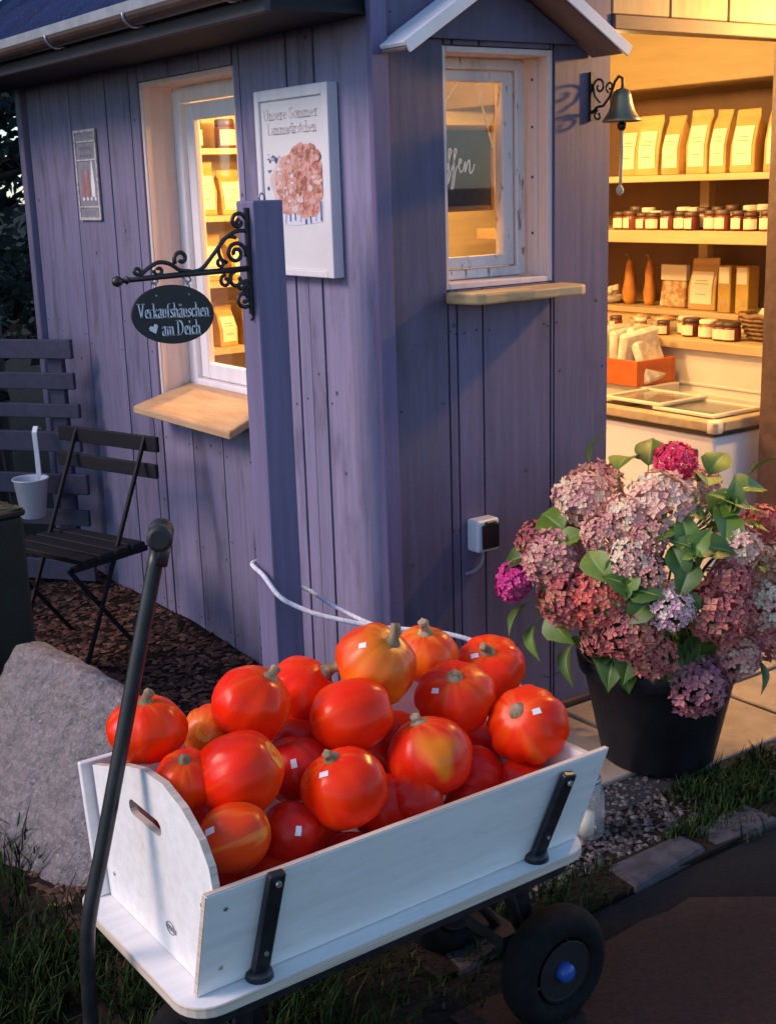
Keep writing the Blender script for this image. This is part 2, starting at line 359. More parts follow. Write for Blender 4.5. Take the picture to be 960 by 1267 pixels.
# mulch bed: a low mound along the hut's left wall
def bed_h(x, y):
    e = min(1, max(0, (x+1.15)/.35)) * min(1, max(0, (y+.62)/.5))
    return .006 + e*(.055 + .05*min(1, max(0, (y-.2)/1.0)) + .018*mnoise.noise(Vector((x*5, y*5, 3))))
b = M(); nx, ny = 34, 70; vs = []
for j in range(ny+1):
    for i in range(nx+1):
        x = -1.2+1.2*i/nx; y = -.65+4.15*j/ny; vs.append((x, y, bed_h(x, y)))
b.add(vs, [(j*(nx+1)+i, j*(nx+1)+i+1, (j+1)*(nx+1)+i+1, (j+1)*(nx+1)+i) for j in range(ny) for i in range(nx)], 0, True)
tag(b.build('mulch_bed', 'soil', loc=(0, 0, 0)), kind='structure')
def sheet(name, poly, z, m):
    s = M(); s.add([(x, y, z) for x, y in poly], [tuple(range(len(poly)))]); return tag(s.build(name, m, loc=(0, 0, 0)), kind='structure')
def edge_line(x0, x1, y, amp, n, seed):
    return [(x0+(x1-x0)*i/n, y+amp*mnoise.noise(Vector(((x0+(x1-x0)*i/n)*4, seed, 0)))) for i in range(n+1)]
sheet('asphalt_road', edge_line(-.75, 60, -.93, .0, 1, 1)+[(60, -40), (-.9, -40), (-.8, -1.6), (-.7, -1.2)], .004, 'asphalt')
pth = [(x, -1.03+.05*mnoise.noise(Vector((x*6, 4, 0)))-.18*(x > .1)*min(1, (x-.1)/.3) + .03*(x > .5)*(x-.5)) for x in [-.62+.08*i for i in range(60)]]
sheet('brown_ground', pth+[(40, -1.2), (40, -3.2), (-.55, -3.4), (-.6, -1.5)], .008, 'brown_ground')  # browner ground sheet over the dark asphalt, with a wavy edge
sheet('gravel_strip', [(-.3, -.80), (3.2, -.80), (3.2, -.05), (-.05, -.05), (-.3, -.4)], .005, 'soil')
# paving slabs in front of the shop door
ps = M(); ps.box(.06, 3.0, -.62, -.03, -.02, .010); pv = tag(ps.build('paving', 'gap_dark', loc=(0, 0, 0)), kind='structure')
for (x0, x1, y0, y1) in ((.075, .60, -.50, -.04), (.61, 1.10, -.60, -.30), (.61, 1.10, -.29, -.04), (1.11, 1.62, -.61, -.24), (1.11, 1.62, -.23, -.04), (1.63, 2.4, -.61, -.04)):
    q = M(); z = .022+rnd.uniform(0, .004)
    q.box(x0+.004, x1-.004, y0+.004, y1-.004, .0, z); q.build('paving_slab', 'paving', pv, bevel=.004)
# kerb of flat edging stones
kb = M(); kb.box(-.55, 3.3, -.915, -.80, -.05, .012); kerb = tag(kb.build('kerb', 'soil', loc=(0, 0, 0)), kind='structure')
kx = -.52
while kx < 2.2:
    w = rnd.uniform(.22, .42); q = M(); h = .016+rnd.uniform(-.012, .008); o = rnd.uniform(-.012, .012)
    q.hexa([(kx, -.925+o, -.02), (kx+w-.015, -.925-o, -.02), (kx+w-.02, -.80+o, -.02), (kx+.01, -.80, -.02),
            (kx+.01, -.915+o, h), (kx+w-.03, -.912-o, h+.006), (kx+w-.03, -.81+o, h+.004), (kx+.02, -.81, h-.004)])
    q.build('kerb_stone', 'kerb_stone', kerb, bevel=.012, seg=2); kx += w

def chips(name, n, area, size, mats, zf, flat=.4, keep=None, loc=(0, 0, 0)):
    c = M()
    for _ in range(n):
        x = rnd.uniform(area[0], area[1]); y = rnd.uniform(area[2], area[3])
        if keep and not keep(x, y): continue
        s = rnd.uniform(*size); a = rnd.uniform(0, pi); el = rnd.uniform(.5, 1)
        z = zf(x, y)+s*flat*.3
        ux = Vector((cos(a), sin(a), rnd.uniform(-.35, .35))).normalized()*s
        uy = Vector((-sin(a), cos(a), rnd.uniform(-.35, .35))).normalized()*s*el
        uz = ux.cross(uy).normalized()*s*flat; p = Vector((x, y, z)); mi = rnd.choice((0, 0, 1, 1, 2))
        j = lambda: Vector((rnd.uniform(-.2, .2)*s, rnd.uniform(-.2, .2)*s, 0))
        c.add([p+ux+j(), p+uy+j(), p-ux+j(), p-uy+j(), p+uz, p-uz], [(0, 1, 4), (1, 2, 4), (2, 3, 4), (3, 0, 4), (1, 0, 5), (2, 1, 5), (3, 2, 5), (0, 3, 5)], mi)
    return tag(c.build(name, mats, loc=loc, recalc=False), kind='stuff')
tag(chips('bark_mulch', 9000, (-1.1, -.01, -.5, 2.6), (.006, .024), ['bark_a', 'bark_b', 'bark_c'], bed_h, .22,
          keep=lambda x, y: mnoise.noise(Vector((x*3, y*3, 1))) > -.45), 'reddish brown bark mulch heaped along the foot of the hut', 'bark mulch')
tag(chips('gravel', 5200, (-.25, 2.2, -.80, -.45), (.005, .014), ['gravel_a', 'gravel_b', 'gravel_c'], lambda x, y: .006, .55,
          keep=lambda x, y: (y < -.50 or x > .62) and not (x > .6 and y > -.58)), 'loose grey gravel between the kerb and the flower pot', 'gravel')
tag(chips('gravel', 1200, (.80, 2.4, -.80, -.60), (.006, .013), ['gravel_c', 'gravel_a', 'gravel_b'], lambda x, y: .010, .55), 'pale gravel at the edge of the lit paving', 'gravel')

def grass(name, spots, label, hmin, hmax):
    c = M()
    for (n, x0, x1, y0, y1) in spots:
        for _ in range(n):
            x = rnd.uniform(x0, x1); y = rnd.uniform(y0, y1)
            if mnoise.noise(Vector((x*7, y*7, 9))) < -.25: continue
            h = rnd.uniform(hmin, hmax)*(.7+.5*mnoise.noise(Vector((x*4, y*4, 2)))); a = rnd.uniform(0, 2*pi); w = rnd.uniform(.0015, .0032)
            d = Vector((cos(a), sin(a), 0)); sd = Vector((-sin(a), cos(a), 0)); l = rnd.uniform(.15, .8)*h
            b0 = Vector((x, y, 0)); p1 = b0+d*l*.3+Vector((0, 0, h*.55)); p2 = b0+d*l+Vector((0, 0, h*rnd.uniform(.75, 1)))
            mi = 0 if rnd.random() < .55 else (1 if rnd.random() < .75 else 2)
            c.add([b0-sd*w, b0+sd*w, p1-sd*w*.8, p1+sd*w*.8, p2], [(0, 1, 3, 2), (2, 3, 4)], mi)
    return tag(c.build(name, ['grass_a', 'grass_b', 'grass_c'], loc=(0, 0, 0), recalc=False), label, 'grass', kind='stuff')
grass('grass', [(15000, -2.0, -.75, -1.5, -.30), (3000, -1.9, -1.05, -.4, .5)], 'dark green grass growing below the boulder and the wagon', .05, .16)
grass('grass', [(1300, .42, .85, -.80, -.62), (500, .25, .7, -.84, -.78), (400, -.4, .1, -.93, -.78), (350, .8, 1.6, -.85, -.77), (600, .30, 1.5, -.94, -.80), (250, -.5, -.15, -.95, -.80)], 'dark tuft of grass in front of the flower pot', .03, .10)
grass('grass', [(700, -.7, -.2, -1.05, -.6), (400, -.6, .1, -.75, -.4)], 'thin grass on the verge under the wagon', .02, .06)

# ------------------------------------------------------------------ the hut
hut = thing('sales_hut', (0, 0, 0), 'blue grey wooden sales hut with vertical boards and warm lit windows', 'hut')
SL = math.tan(radians(35))
def nails(m, pts, ax):
    for p in pts:
        p = Vector(p)
        if ax == 'x': m.lathe([(.0045, 0), (.0035, .0015)], p, (-1, 0, 0), 6, 1)
        else: m.lathe([(.0045, 0), (.0035, .0015)], p, (0, -1, 0), 6, 1)
def boardA(y0, y1, z0, z1, pro=0., mt='side_paint', nail=True):
    m = M(); g_ = .0042; pr = rnd.uniform(0, .005)+pro
    m.box(-pr, .020, y0+g_, y1-g_, z0, z1)
    if nail:
        for zz in (z0+.12, (z0+z1)/2+rnd.uniform(-.1, .1), z1-.12):
            if y1-y0 > .1: nails(m, [(-pr, y0+.025, zz), (-pr, y1-.025, zz+rnd.uniform(-.01, .01))], 'x')
            else: nails(m, [(-pr, (y0+y1)/2, zz)], 'x')
        for _ in range(rnd.choice((0, 1, 1, 2))):
            m.lathe([(.008, 0), (.006, .0006)], (-pr, rnd.uniform(y0+.015, y1-.015), rnd.uniform(z0+.05, z1-.05)), (-1, 0, 0), 8, 2)
    m.build('board', [mt, 'nail', 'knot'], hut, bevel=.002)
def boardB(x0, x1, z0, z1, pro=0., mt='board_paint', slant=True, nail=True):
    m = M(); g_ = .0032; pr = rnd.uniform(0, .004)+pro
    za = z1+(SL*(x0+.3) if slant else 0); zb_ = z1+(SL*(x1+.3) if slant else 0)
    a, b2 = x0+g_, x1-g_
    m.hexa([(a, -pr, z0), (b2, -pr, z0), (b2, .020, z0), (a, .020, z0), (a, -pr, za), (b2, -pr, zb_), (b2, .020, zb_), (a, .020, za)])
    if nail:
        for zz in (z0+.10, (z0+z1)/2+rnd.uniform(-.1, .1), z1-.12):
            nails(m, [(x0+.025, -pr, zz), (x1-.025, -pr, zz+rnd.uniform(-.01, .01))], 'y')
        for _ in range(rnd.choice((0, 1, 1, 2))):
            m.lathe([(.008, 0), (.006, .0006)], (rnd.uniform(x0+.02, x1-.02), -pr, rnd.uniform(z0+.05, z1-.05)), (0, -1, 0), 8, 2)
    m.build('board', [mt, 'nail', 'knot'], hut, bevel=.002)
OA = (.741, 1.402, .93, 2.012)     # window opening in wall A (y0,y1,z0,z1)
OB = (.219, .616, 1.366, 2.003)    # window opening in wall B
edA = [0.0, .287, .364, .432, .70, .95, 1.17, 1.47, 1.67, 2.0, 2.28, 2.445]
for a, b_ in zip(edA[:-1], edA[1:]):
    lo, hi = max(a, OA[0]), min(b_, OA[1])
    if hi <= lo: boardA(a, b_, .03, 2.20, .003 if (a, b_) == (.287, .364) else 0)
    else:
        if a < lo: boardA(a, lo, .03, 2.20)
        if b_ > hi: boardA(hi, b_, .03, 2.20)
        boardA(lo, hi, .03, OA[2]-.02); boardA(lo, hi, OA[3]+.004, 2.20, nail=False)
m = M(); m.box(-.028, .02, 2.449, 2.50, .02, 2.20); m.build('corner_board', 'side_paint', hut, bevel=.003)
edB = [.024, .25, .343, .602, .842]
for a, b_ in zip(edB[:-1], edB[1:]):
    lo, hi = max(a, OB[0]), min(b_, OB[1])
    if hi <= lo: boardB(a, b_, .03, 2.2)
    else:
        if a < lo: boardB(a, lo, .03, 2.2)
        if b_ > hi: boardB(hi, b_, .03, 2.2)
        boardB(lo, hi, .03, OB[2]-.006, slant=False); boardB(lo, hi, OB[3]+.004, 2.2, nail=False)
m = M(); m.box(-.030, .022, -.026, -.003, .02, 2.32); m.build('corner_board', 'corner_paint', hut, bevel=.003)
for a, b_ in ((.842, 1.085), (1.085, 1.345), (1.345, 1.60), (1.60, 1.795)): boardB(a, b_, 2.112, 2.2, .004, 'raw_wood', nail=False)
for a, b_ in ((1.795, 1.98), (1.98, 2.25), (2.25, 2.50), (2.50, 2.72)): boardB(a, b_, .03, 2.10, slant=False)
m = M(); m.box(.846, 1.79, -.012, .06, 2.068, 2.110); m.build('lintel', 'brown_wood', hut, bevel=.003)
m = M(); m.box(1.690, 1.79, -.010, .09, .03, 2.066); m.build('door_jamb', 'brown_wood', hut, bevel=.004)
m = M(); m.box(.828, .846, .022, .09, .03, 2.066); m.build('door_jamb', 'brown_wood', hut, bevel=.002)
# backing and lining
def frame_panel(m, ax, p0, p1, a0, a1, z0, z1, hole, mi=0):
    ha0, ha1, hz0, hz1 = hole
    for (q0, q1, w0, w1) in ((a0, ha0, z0, z1), (ha1, a1, z0, z1), (ha0, ha1, z0, hz0), (ha0, ha1, hz1, z1)):
        if q1 > q0 and w1 > w0:
            if ax == 'x': m.box(p0, p1, q0, q1, w0, w1, mi)
            else: m.box(q0, q1, p0, p1, w0, w1, mi)
m = M(); frame_panel(m, 'x', .022, .034, .02, 2.48, .03, 2.28, (OA[0]-.004, OA[1]+.004, OA[2]-.02, OA[3]+.004)); m.build('backing_panel', 'gap_dark', hut)
m = M(); frame_panel(m, 'y', .022, .034, .034, .826, .03, 2.45, (OB[0]-.004, OB[1]+.004, OB[2]-.004, OB[3]+.004)); m.build('backing_panel', 'gap_dark', hut)
m = M(); frame_panel(m, 'x', .152, .165, .152, 2.43, .0, 2.45, (OA[0], OA[1], OA[2], OA[3])); m.build('inner_wall', 'lining', hut)
m = M(); frame_panel(m, 'y', .132, .145, .170, .826, .0, 2.45, (OB[0], OB[1], OB[2], OB[3])); m.box(.828, 1.79, .064, .09, 2.08, 2.45); m.box(1.795, 2.66, .06, .09, 0, 2.45); m.build('inner_wall', 'lining', hut)
m = M(); m.box(.17, 2.68, 2.44, 2.46, 0, 2.45); m.build('inner_wall', 'lining', hut)
m = M(); m.box(2.66, 2.68, .095, 2.435, 0, 2.45); m.build('inner_wall', 'back_panel', hut)
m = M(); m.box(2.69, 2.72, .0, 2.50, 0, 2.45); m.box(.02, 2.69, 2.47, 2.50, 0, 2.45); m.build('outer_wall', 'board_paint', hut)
m = M(); m.box(.17, 2.65, .096, 2.43, 2.30, 2.32); m.build('ceiling', 'lining', hut)
m = M(); m.box(.04, 2.65, -.02, 2.43, -.02, .03); m.build('shop_floor', 'brown_wood', hut)
# roof
rf = M(); y0, y1 = -.01, 2.75; n = 64
def rz(x): return 2.152+SL*(x+.355)
for i in range(n):
    ya = y0+(y1-y0)*i/n; yb_ = ya+(y1-y0)/n; ym = (ya+yb_)/2; k = (y1-y0)/n*.22
    ys = [ya, ya+k, ym-k, ym+k*0.6]; hs = [0, .014, .014, 0]
    for j in range(4):
        p, q = ys[j], (ys+[yb_])[j+1]; h0, h1 = hs[j], (hs+[0])[j+1]
        rf.add([(-.360, p, rz(-.360)+h0), (-.360, q, rz(-.360)+h1), (1.35, q, rz(1.35)+h1), (1.35, p, rz(1.35)+h0)], [(0, 1, 2, 3)])
        rf.add([(1.35, p, rz(1.35)+h0), (1.35, q, rz(1.35)+h1), (3.0, q, rz(1.35)-SL*1.65+h1), (3.0, p, rz(1.35)-SL*1.65+h0)], [(0, 1, 2, 3)])
roof = rf.build('roof', 'roof_blue', hut, recalc=False)
m = M(); m.hexa([(-.352, y0+.01, rz(-.352)-.022), (-.336, y0+.01, rz(-.336)-.022), (-.336, y1, rz(-.336)-.022), (-.352, y1, rz(-.352)-.022)] +
    [(-.352, y0+.01, rz(-.352)-.004), (-.336, y0+.01, rz(-.336)-.004), (-.336, y1, rz(-.336)-.004), (-.352, y1, rz(-.352)-.004)]); m.box(-.372, -.364, y0+.005, y1, rz(-.36)-.012, rz(-.36)+.016); m.build('drip_edge', 'galv', roof)
m = M()
for i in range(40):   # roof underside deck
    pass
m.add([(-.340, y0+.02, rz(-.340)-.03), (1.35, y0+.02, rz(1.35)-.03), (1.35, y1, rz(1.35)-.03), (-.340, y1, rz(-.340)-.03), (3.0, y0+.02, rz(1.35)-SL*1.65-.03), (3.0, y1, rz(1.35)-SL*1.65-.03)], [(0, 1, 2, 3), (1, 4, 5, 2)])
m.build('roof_deck', 'eave_grey', roof, recalc=False)
m = M(); m.box(-.318, -.300, .004, 2.72, 2.063, 2.135); m.build('fascia', 'eave_grey', hut, bevel=.003)
m = M(); m.box(-.298, -.006, .012, 2.72, 2.072, 2.084); m.build('soffit', 'eave_shade', hut)
m = M(); m.hexa([(-.298, .030, 2.086), (-.006, .030, 2.086), (-.006, .044, 2.086), (-.298, .044, 2.086), (-.298, .030, 2.15), (-.006, .030, 2.31), (-.006, .044, 2.31), (-.298, .044, 2.15)]); m.build('eave_end', 'eave_shade', hut)
gt = M(); pr = [(.032*cos(a), .032*sin(a)) for a in [pi+pi*i/10 for i in range(11)]]
gp = [(u-.353, w+2.132) for u, w in pr] + [(u*.93-.353, w*.93+2.132) for u, w in pr[::-1]]
gt.prism(gp, (0, -.005, 0), (1, 0, 0), (0, 0, 1), (0, 1, 0), 2.745)
gut = gt.build('gutter', 'gutter', hut)
for yy in (.10, .65, 1.22, 1.82, 2.45):
    q = M(); q.tube([(-.353+.035*cos(a), yy, 2.132+.035*sin(a)) for a in [pi*.98+pi*.7*i/8 for i in range(9)]]+[(-.324, yy, 2.10), (-.3185, yy, 2.105)], .0045, 6)
    q.build('gutter_bracket', 'galv', gut)

# window in wall A
w = M(); d0, d1 = .004, .15
w.box(d0, d1, OA[1]-.014, OA[1]+.002, OA[2]-.01, OA[3]+.002); w.box(d0, d1, OA[0]-.002, OA[0]+.014, OA[2]-.01, OA[3]+.002)
w.box(d0, d1, OA[0]+.0145, OA[1]-.0145, OA[3]-.014, OA[3]+.002)
win = w.build('window', 'trim_cream', hut, bevel=.002)
w = M(); w.box(.010, .075, OA[1]-.019, OA[1]-.0145, OA[2], OA[3]-.016); w.build('reveal_board', 'trim_cream', win)
w = M(); X0, X1 = .115, .165
ya, yb_, za, zb_ = OA[0]+.016, OA[1]-.016, OA[2]+.025, OA[3]-.016
frame_panel(w, 'x', X0, X1, ya, yb_, za, zb_, (ya+.045, yb_-.055, za+.04, zb_-.05)); w.build('frame', 'sash_white', win, bevel=.003)
w = M(); frame_panel(w, 'x', X0+.018, X1-.006, ya+.049, yb_-.059, za+.044, zb_-.054, (ya+.095, yb_-.115, za+.10, zb_-.11)); w.build('sash', 'sash_white', win, bevel=.004)
w = M(); w.box(X0+.032, X0+.035, ya+.09, yb_-.11, za+.095, zb_-.105); w.build('pane', 'pane', win)
# sill board A : slopes down to the front
w = M(); w.hexa([(-.125, .672, .893), (.112, OA[0]+.016, .953), (.112, OA[1]-.016, .953), (-.125, 1.372, .893), (-.125, .672, .919), (.112, OA[0]+.016, .979), (.112, OA[1]-.016, .979), (-.125, 1.372, .919)])
w.build('window_sill', 'sill_wood', hut, bevel=.004)
# window in wall B
w = M(); d0, d1 = .006, .13
w.box(OB[0]-.002, OB[0]+.014, d0, d1, OB[2]-.004, OB[3]+.002); w.box(OB[1]-.014, OB[1]+.002, d0, d1, OB[2]-.004, OB[3]+.002)
w.box(OB[0]+.0145, OB[1]-.0145, d0, d1, OB[3]-.014, OB[3]+.002); w.box(OB[0]+.0145, OB[1]-.0145, d0, d1, OB[2]-.004, OB[2]+.012)
winb = w.build('window', 'trim_cream', hut, bevel=.002)
w = M(); w.box(OB[1]-.0185, OB[1]-.0145, .05, .092, OB[2]+.013, OB[3]-.016)
nl = [(OB[1]-.0145-.004, .07, z) for z in (1.50, 1.66, 1.80, 1.93)]
for p in nl: w.lathe([(.005, 0), (.004, .001)], p, (-1, 0, 0), 6, 1)
w.build('reveal_board', ['trim_cream', 'nail'], winb)
xa, xb, za, zb_ = OB[0]+.016, OB[1]-.020, OB[2]+.014, OB[3]-.016
w = M(); frame_panel(w, 'y', .098, .15, xa, xb, za, zb_, (xa+.03, xb-.034, za+.026, zb_-.03)); w.build('frame', 'sash_peeling', winb, bevel=.003)
w = M(); frame_panel(w, 'y', .108, .145, xa+.033, xb-.037, za+.029, zb_-.033, (xa+.07, xb-.078, za+.062, zb_-.062)); w.build('sash', 'sash_peeling', winb, bevel=.003)
w = M(); w.box(xa+.065, xb-.072, .125, .128, za+.058, zb_-.058); w.build('pane', 'pane', winb)
# live edge sill B
lv = []
fr = [(-.006, -.012), (.0, -.06), (.018, -.118), (.045, -.128), (.12, -.122), (.22, -.130), (.32, -.124), (.40, -.128), (.425, -.118), (.44, -.06), (.436, -.012)]
w = M(); w.prism([(x+.208, y) for x, y in fr], (0, 0, 1.327), (1, 0, 0), (0, 1, 0), (0, 0, 1), .030)
w.build('window_sill', 'sill_live', hut, bevel=.006, seg=2)
# little gable roof over window B
def slab(name, xa, za, xb, zb_, ya, yb_, t, mt, par):
    d = Vector((xb-xa, 0, zb_-za)).normalized(); nn = Vector((-d.z, 0, d.x))
    if nn.z < 0: nn = -nn
    q = M(); a = Vector((xa, ya, za)); b2 = Vector((xb, ya, zb_)); dy = Vector((0, yb_-ya, 0))
    q.hexa([a, b2, b2+dy, a+dy, a+nn*t, b2+nn*t, b2+dy+nn*t, a+dy+nn*t]); return q.build(name, mt, par, bevel=.002)
AP = (.385, 2.208)
inf = M(); inf.prism([(.08, 2.02), (.69, 2.02), (.385, 2.19)], (0, -.020, 0), (1, 0, 0), (0, 0, 1), (0, 1, 0), .014)
can = inf.build('window_canopy', 'board_paint', hut)
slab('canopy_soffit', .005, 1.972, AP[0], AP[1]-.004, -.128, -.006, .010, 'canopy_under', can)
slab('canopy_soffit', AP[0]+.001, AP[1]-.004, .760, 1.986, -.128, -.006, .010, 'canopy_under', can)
slab('canopy_board', .001, 1.983, AP[0], AP[1]+.010, -.140, -.006, .012, 'canopy_white', can)
slab('canopy_board', AP[0]+.001, AP[1]+.010, .768, 1.996, -.140, -.006, .012, 'canopy_white', can)
slab('canopy_trim', .003, 1.966, AP[0]-.001, AP[1]-.010, -.146, -.1405, .034, 'canopy_white', can)
slab('canopy_trim', AP[0]+.002, AP[1]-.010, .764, 1.978, -.146, -.1405, .034, 'canopy_white', can)

# ------------------------------------------------------------------ lettering helpers (broad-nib strokes)
def nib(m, pts, place, w=.16, t=.045, mi=0, dz=0):
    P = [Vector((x, y)) for x, y in pts]
    k = Vector((w/2, t/2))
    for a, b in zip(P[:-1], P[1:]):
        d = b-a
        if abs(d.x) < 1e-6 and abs(d.y) < 1e-6: continue
        kk = k if abs(d.x*k.y-d.y*k.x) > .25*d.length*t else Vector((k.x*.3, t*.7))
        e = Vector((0, 0))
        m.add([place(a-kk), place(b-kk), place(b+kk), place(a+kk)], [(0, 1, 2, 3)], mi)
    for p in (P[0], P[-1]):
        m.add([place(p+Vector((-w*.5, -t*.5))), place(p+Vector((w*.5, -t*.5))), place(p+Vector((w*.5, t*.5))), place(p+Vector((-w*.5, t*.5)))], [(0, 1, 2, 3)], mi)
def c_arc(cx, cy, rx, ry, a0, a1, n=12): return [(cx+rx*cos(radians(a0+(a1-a0)*i/n)), cy+ry*sin(radians(a0+(a1-a0)*i/n))) for i in range(n+1)]
ser = lambda x, y, w=.17: [(x-w, y), (x+w, y)]
GL = {   # glyph: (advance, strokes); x-height .62, caps 1.0
 'V': (.74, [[(.08, 1), (.36, 0)], [(.36, 0), (.62, 1)], ser(.08, .985, .12), ser(.62, .985, .12)]),
 'D': (.80, [[(.14, 0), (.14, 1)], [(.14, .97)]+c_arc(.30, .5, .36, .47, 90, -90)+[(.14, .03)], ser(.12, .985, .1), ser(.12, .015, .1)]),
 'e': (.50, [[(.08, .34), (.40, .34)]+c_arc(.25, .32, .17, .29, 5, 300)]),
 'r': (.42, [[(.12, 0), (.12, .6)], [(.12, .45), (.24, .6), (.36, .58)], ser(.12, .015, .12), [(.02, .6), (.12, .6)]]),
 'k': (.54, [[(.12, 0), (.12, 1)], [(.44, .6), (.14, .30)], [(.22, .36), (.46, 0)], ser(.12, .015, .11), ser(.46, .015, .09), [(.02, .985), (.12, .985)]]),
 'a': (.50, [c_arc(.22, .46, .15, .15, 160, 0)+[(.37, .05), (.44, .0)], c_arc(.22, .18, .15, .17, 60, 330)]),
 'u': (.54, [[(.11, .6), (.11, .16), (.18, .03), (.30, .06), (.40, .2)], [(.40, .6), (.40, 0)], [(.01, .6), (.11, .6)], [(.30, .6), (.40, .6)], [(.40, .015), (.50, .015)]]),
 'f': (.36, [[(.14, 0), (.14, .8), (.22, .97), (.36, .95)], [(.02, .6), (.30, .6)], ser(.14, .015, .12)]),
 's': (.42, [[(.36, .5), (.30, .59), (.16, .59), (.09, .47), (.16, .36), (.30, .27), (.36, .15), (.28, .03), (.14, .02), (.07, .12)]]),
 'h': (.56, [[(.12, 0), (.12, 1)], [(.12, .44), (.26, .61), (.38, .54), (.42, .4), (.42, 0)], ser(.12, .015, .11), ser(.42, .015, .11), [(.02, .985), (.12, .985)]]),
 'c': (.46, [c_arc(.25, .31, .17, .29, 40, 320)]),
 'n': (.56, [[(.12, 0), (.12, .6)], [(.12, .44), (.26, .61), (.38, .54), (.42, .4), (.42, 0)], ser(.12, .015, .11), ser(.42, .015, .11), [(.02, .6), (.12, .6)]]),
 'm': (.84, [[(.12, 0), (.12, .6)], [(.12, .46), (.24, .61), (.36, .54), (.40, .4), (.40, 0)], [(.40, .46), (.53, .61), (.64, .54), (.69, .4), (.69, 0)], ser(.12, .015, .1), ser(.40, .015, .1), ser(.69, .015, .1), [(.02, .6), (.12, .6)]]),
 'i': (.28, [[(.12, 0), (.12, .6)], [(.12, .82), (.12, .93)], ser(.12, .015, .1), [(.02, .6), (.12, .6)]]),
 'o': (.52, [c_arc(.26, .31, .19, .29, 0, 360, 18)]), ' ': (.28, []),
 'U': (.74, [[(.12, 1), (.12, .3), (.24, .03), (.46, .03), (.58, .3), (.58, 1)]]), 'S': (.56, [[(.48, .85), (.38, .98), (.2, .97), (.11, .8), (.2, .6), (.4, .42), (.48, .22), (.36, .03), (.18, .03), (.08, .16)]]),
 'L': (.58, [[(.12, 1), (.12, .03), (.5, .03)]]), 'w': (.74, [[(.05, .6), (.2, 0)], [(.2, 0), (.35, .5)], [(.35, .5), (.5, 0)], [(.5, 0), (.64, .6)]]),
 't': (.36, [[(.14, .85), (.14, .1), (.3, .03)], [(.02, .6), (.3, .6)]]),
}
GL['ä'] = (GL['a'][0], GL['a'][1]+[[(.13, .80), (.13, .90)], [(.33, .80), (.33, .90)]])
GL['ü'] = (GL['u'][0], GL['u'][1]+[[(.15, .80), (.15, .90)], [(.36, .80), (.36, .90)]])
def write(m, text, O, U, V, h, condense=.8, w=.15, t=.05, mi=0, width=None):
    O, U, V = Vector(O), Vector(U), Vector(V)
    tot = sum(GL[c][0] for c in text)
    sx = h*condense if width is None else width/tot
    x = 0
    for ch in text:
        for st in GL[ch][1]:
            nib(m, [(x+px, py) for px, py in st], lambda p: O+U*(p.x*sx)+V*(p.y*h), w, t, mi)
        x += GL[ch][0]

# ------------------------------------------------------------------ sign post with iron bracket, hanging sign, rope
post = thing('sign_post', (-.28, .15, 0), 'blue grey square wooden post carrying a scrolled iron sign bracket', 'post')
m = M(); px0, px1, py0, py1, pz = -.325, -.235, .10, .19, 1.622
m.box(px0, px1, py0, py1, -.05, pz); m.build('pole', 'post_paint', post, bevel=.005, seg=2)
m = M(); m.tube([(-.288, .13, pz), (-.288, .13, pz+.012), (-.280, .13, pz+.018), (-.272, .13, pz+.012), (-.272, .13, pz)], .0025, 6); m.build('eyelet', 'galv', post)
by = .125; m = M()
def pl(uv): return [(u, by, v) for u, v in uv]
R = .0055
m.bar((-.331, by, 1.335), (-.331, by, 1.605), .012, .010, (0, 1, 0))
m.tube(pl([(-.334, 1.452), (-.50, 1.449), (-.69, 1.444)]), [.008, .0075, .0065], 8)
m.lathe([(.001, -.014), (.010, -.010), (.014, 0), (.010, .010), (.001, .014)], (-.700, by, 1.443), (-1, 0, .02), 12)
m.lathe([(.008, -.004), (.011, 0), (.008, .004)], (-.675, by, 1.4443), (-1, 0, .02), 10)
m.tube(pl(smooth_path([(-.331, 0, 1.545), (-.365, 0, 1.545), (-.395, 0, 1.528), (-.43, 0, 1.497), (-.475, 0, 1.456), (-.50, 0, 1.452)], 5) and [(p.x, p.z) for p in smooth_path([(-.331, 0, 1.547), (-.365, 0, 1.547), (-.398, 0, 1.530), (-.43, 0, 1.497), (-.468, 0, 1.460), (-.50, 0, 1.453)], 5)]), R, 7)
m.tube(pl(arc(-.368, 1.492, .030, .006, -20, 560, 34)), R, 7)          # big inner spiral
m.tube(pl(arc(-.385, 1.498, .038, .030, 60, 250, 16) + arc(-.412, 1.470, .012, .004, 120, 420, 12)), R*.9, 7)
m.tube(pl(arc(-.357, 1.572, .022, .012, 20, 300, 16)), R, 7); m.tube(pl(arc(-.352, 1.568, .010, .004, 100, 420, 10)), R*.9, 7)
m.tube(pl(arc(-.370, 1.425, .024, .008, 80, 400, 18)), R, 7); m.tube(pl(arc(-.355, 1.412, .012, .005, 200, 520, 12)), R, 7)
m.tube(pl(arc(-.352, 1.375, .022, .006, -60, -480, 22)), R, 7)
m.tube(pl([(-.346, 1.425), (-.338, 1.405), (-.345, 1.392), (-.352, 1.398)]), R*.9, 7)
m.tube(pl(arc(-.403, 1.424, .016, .005, 90, 460, 14)), R*.9, 7)
m.tube(pl([(-.331, 1.335), (-.329, 1.325), (-.334, 1.318)]), .004, 6)
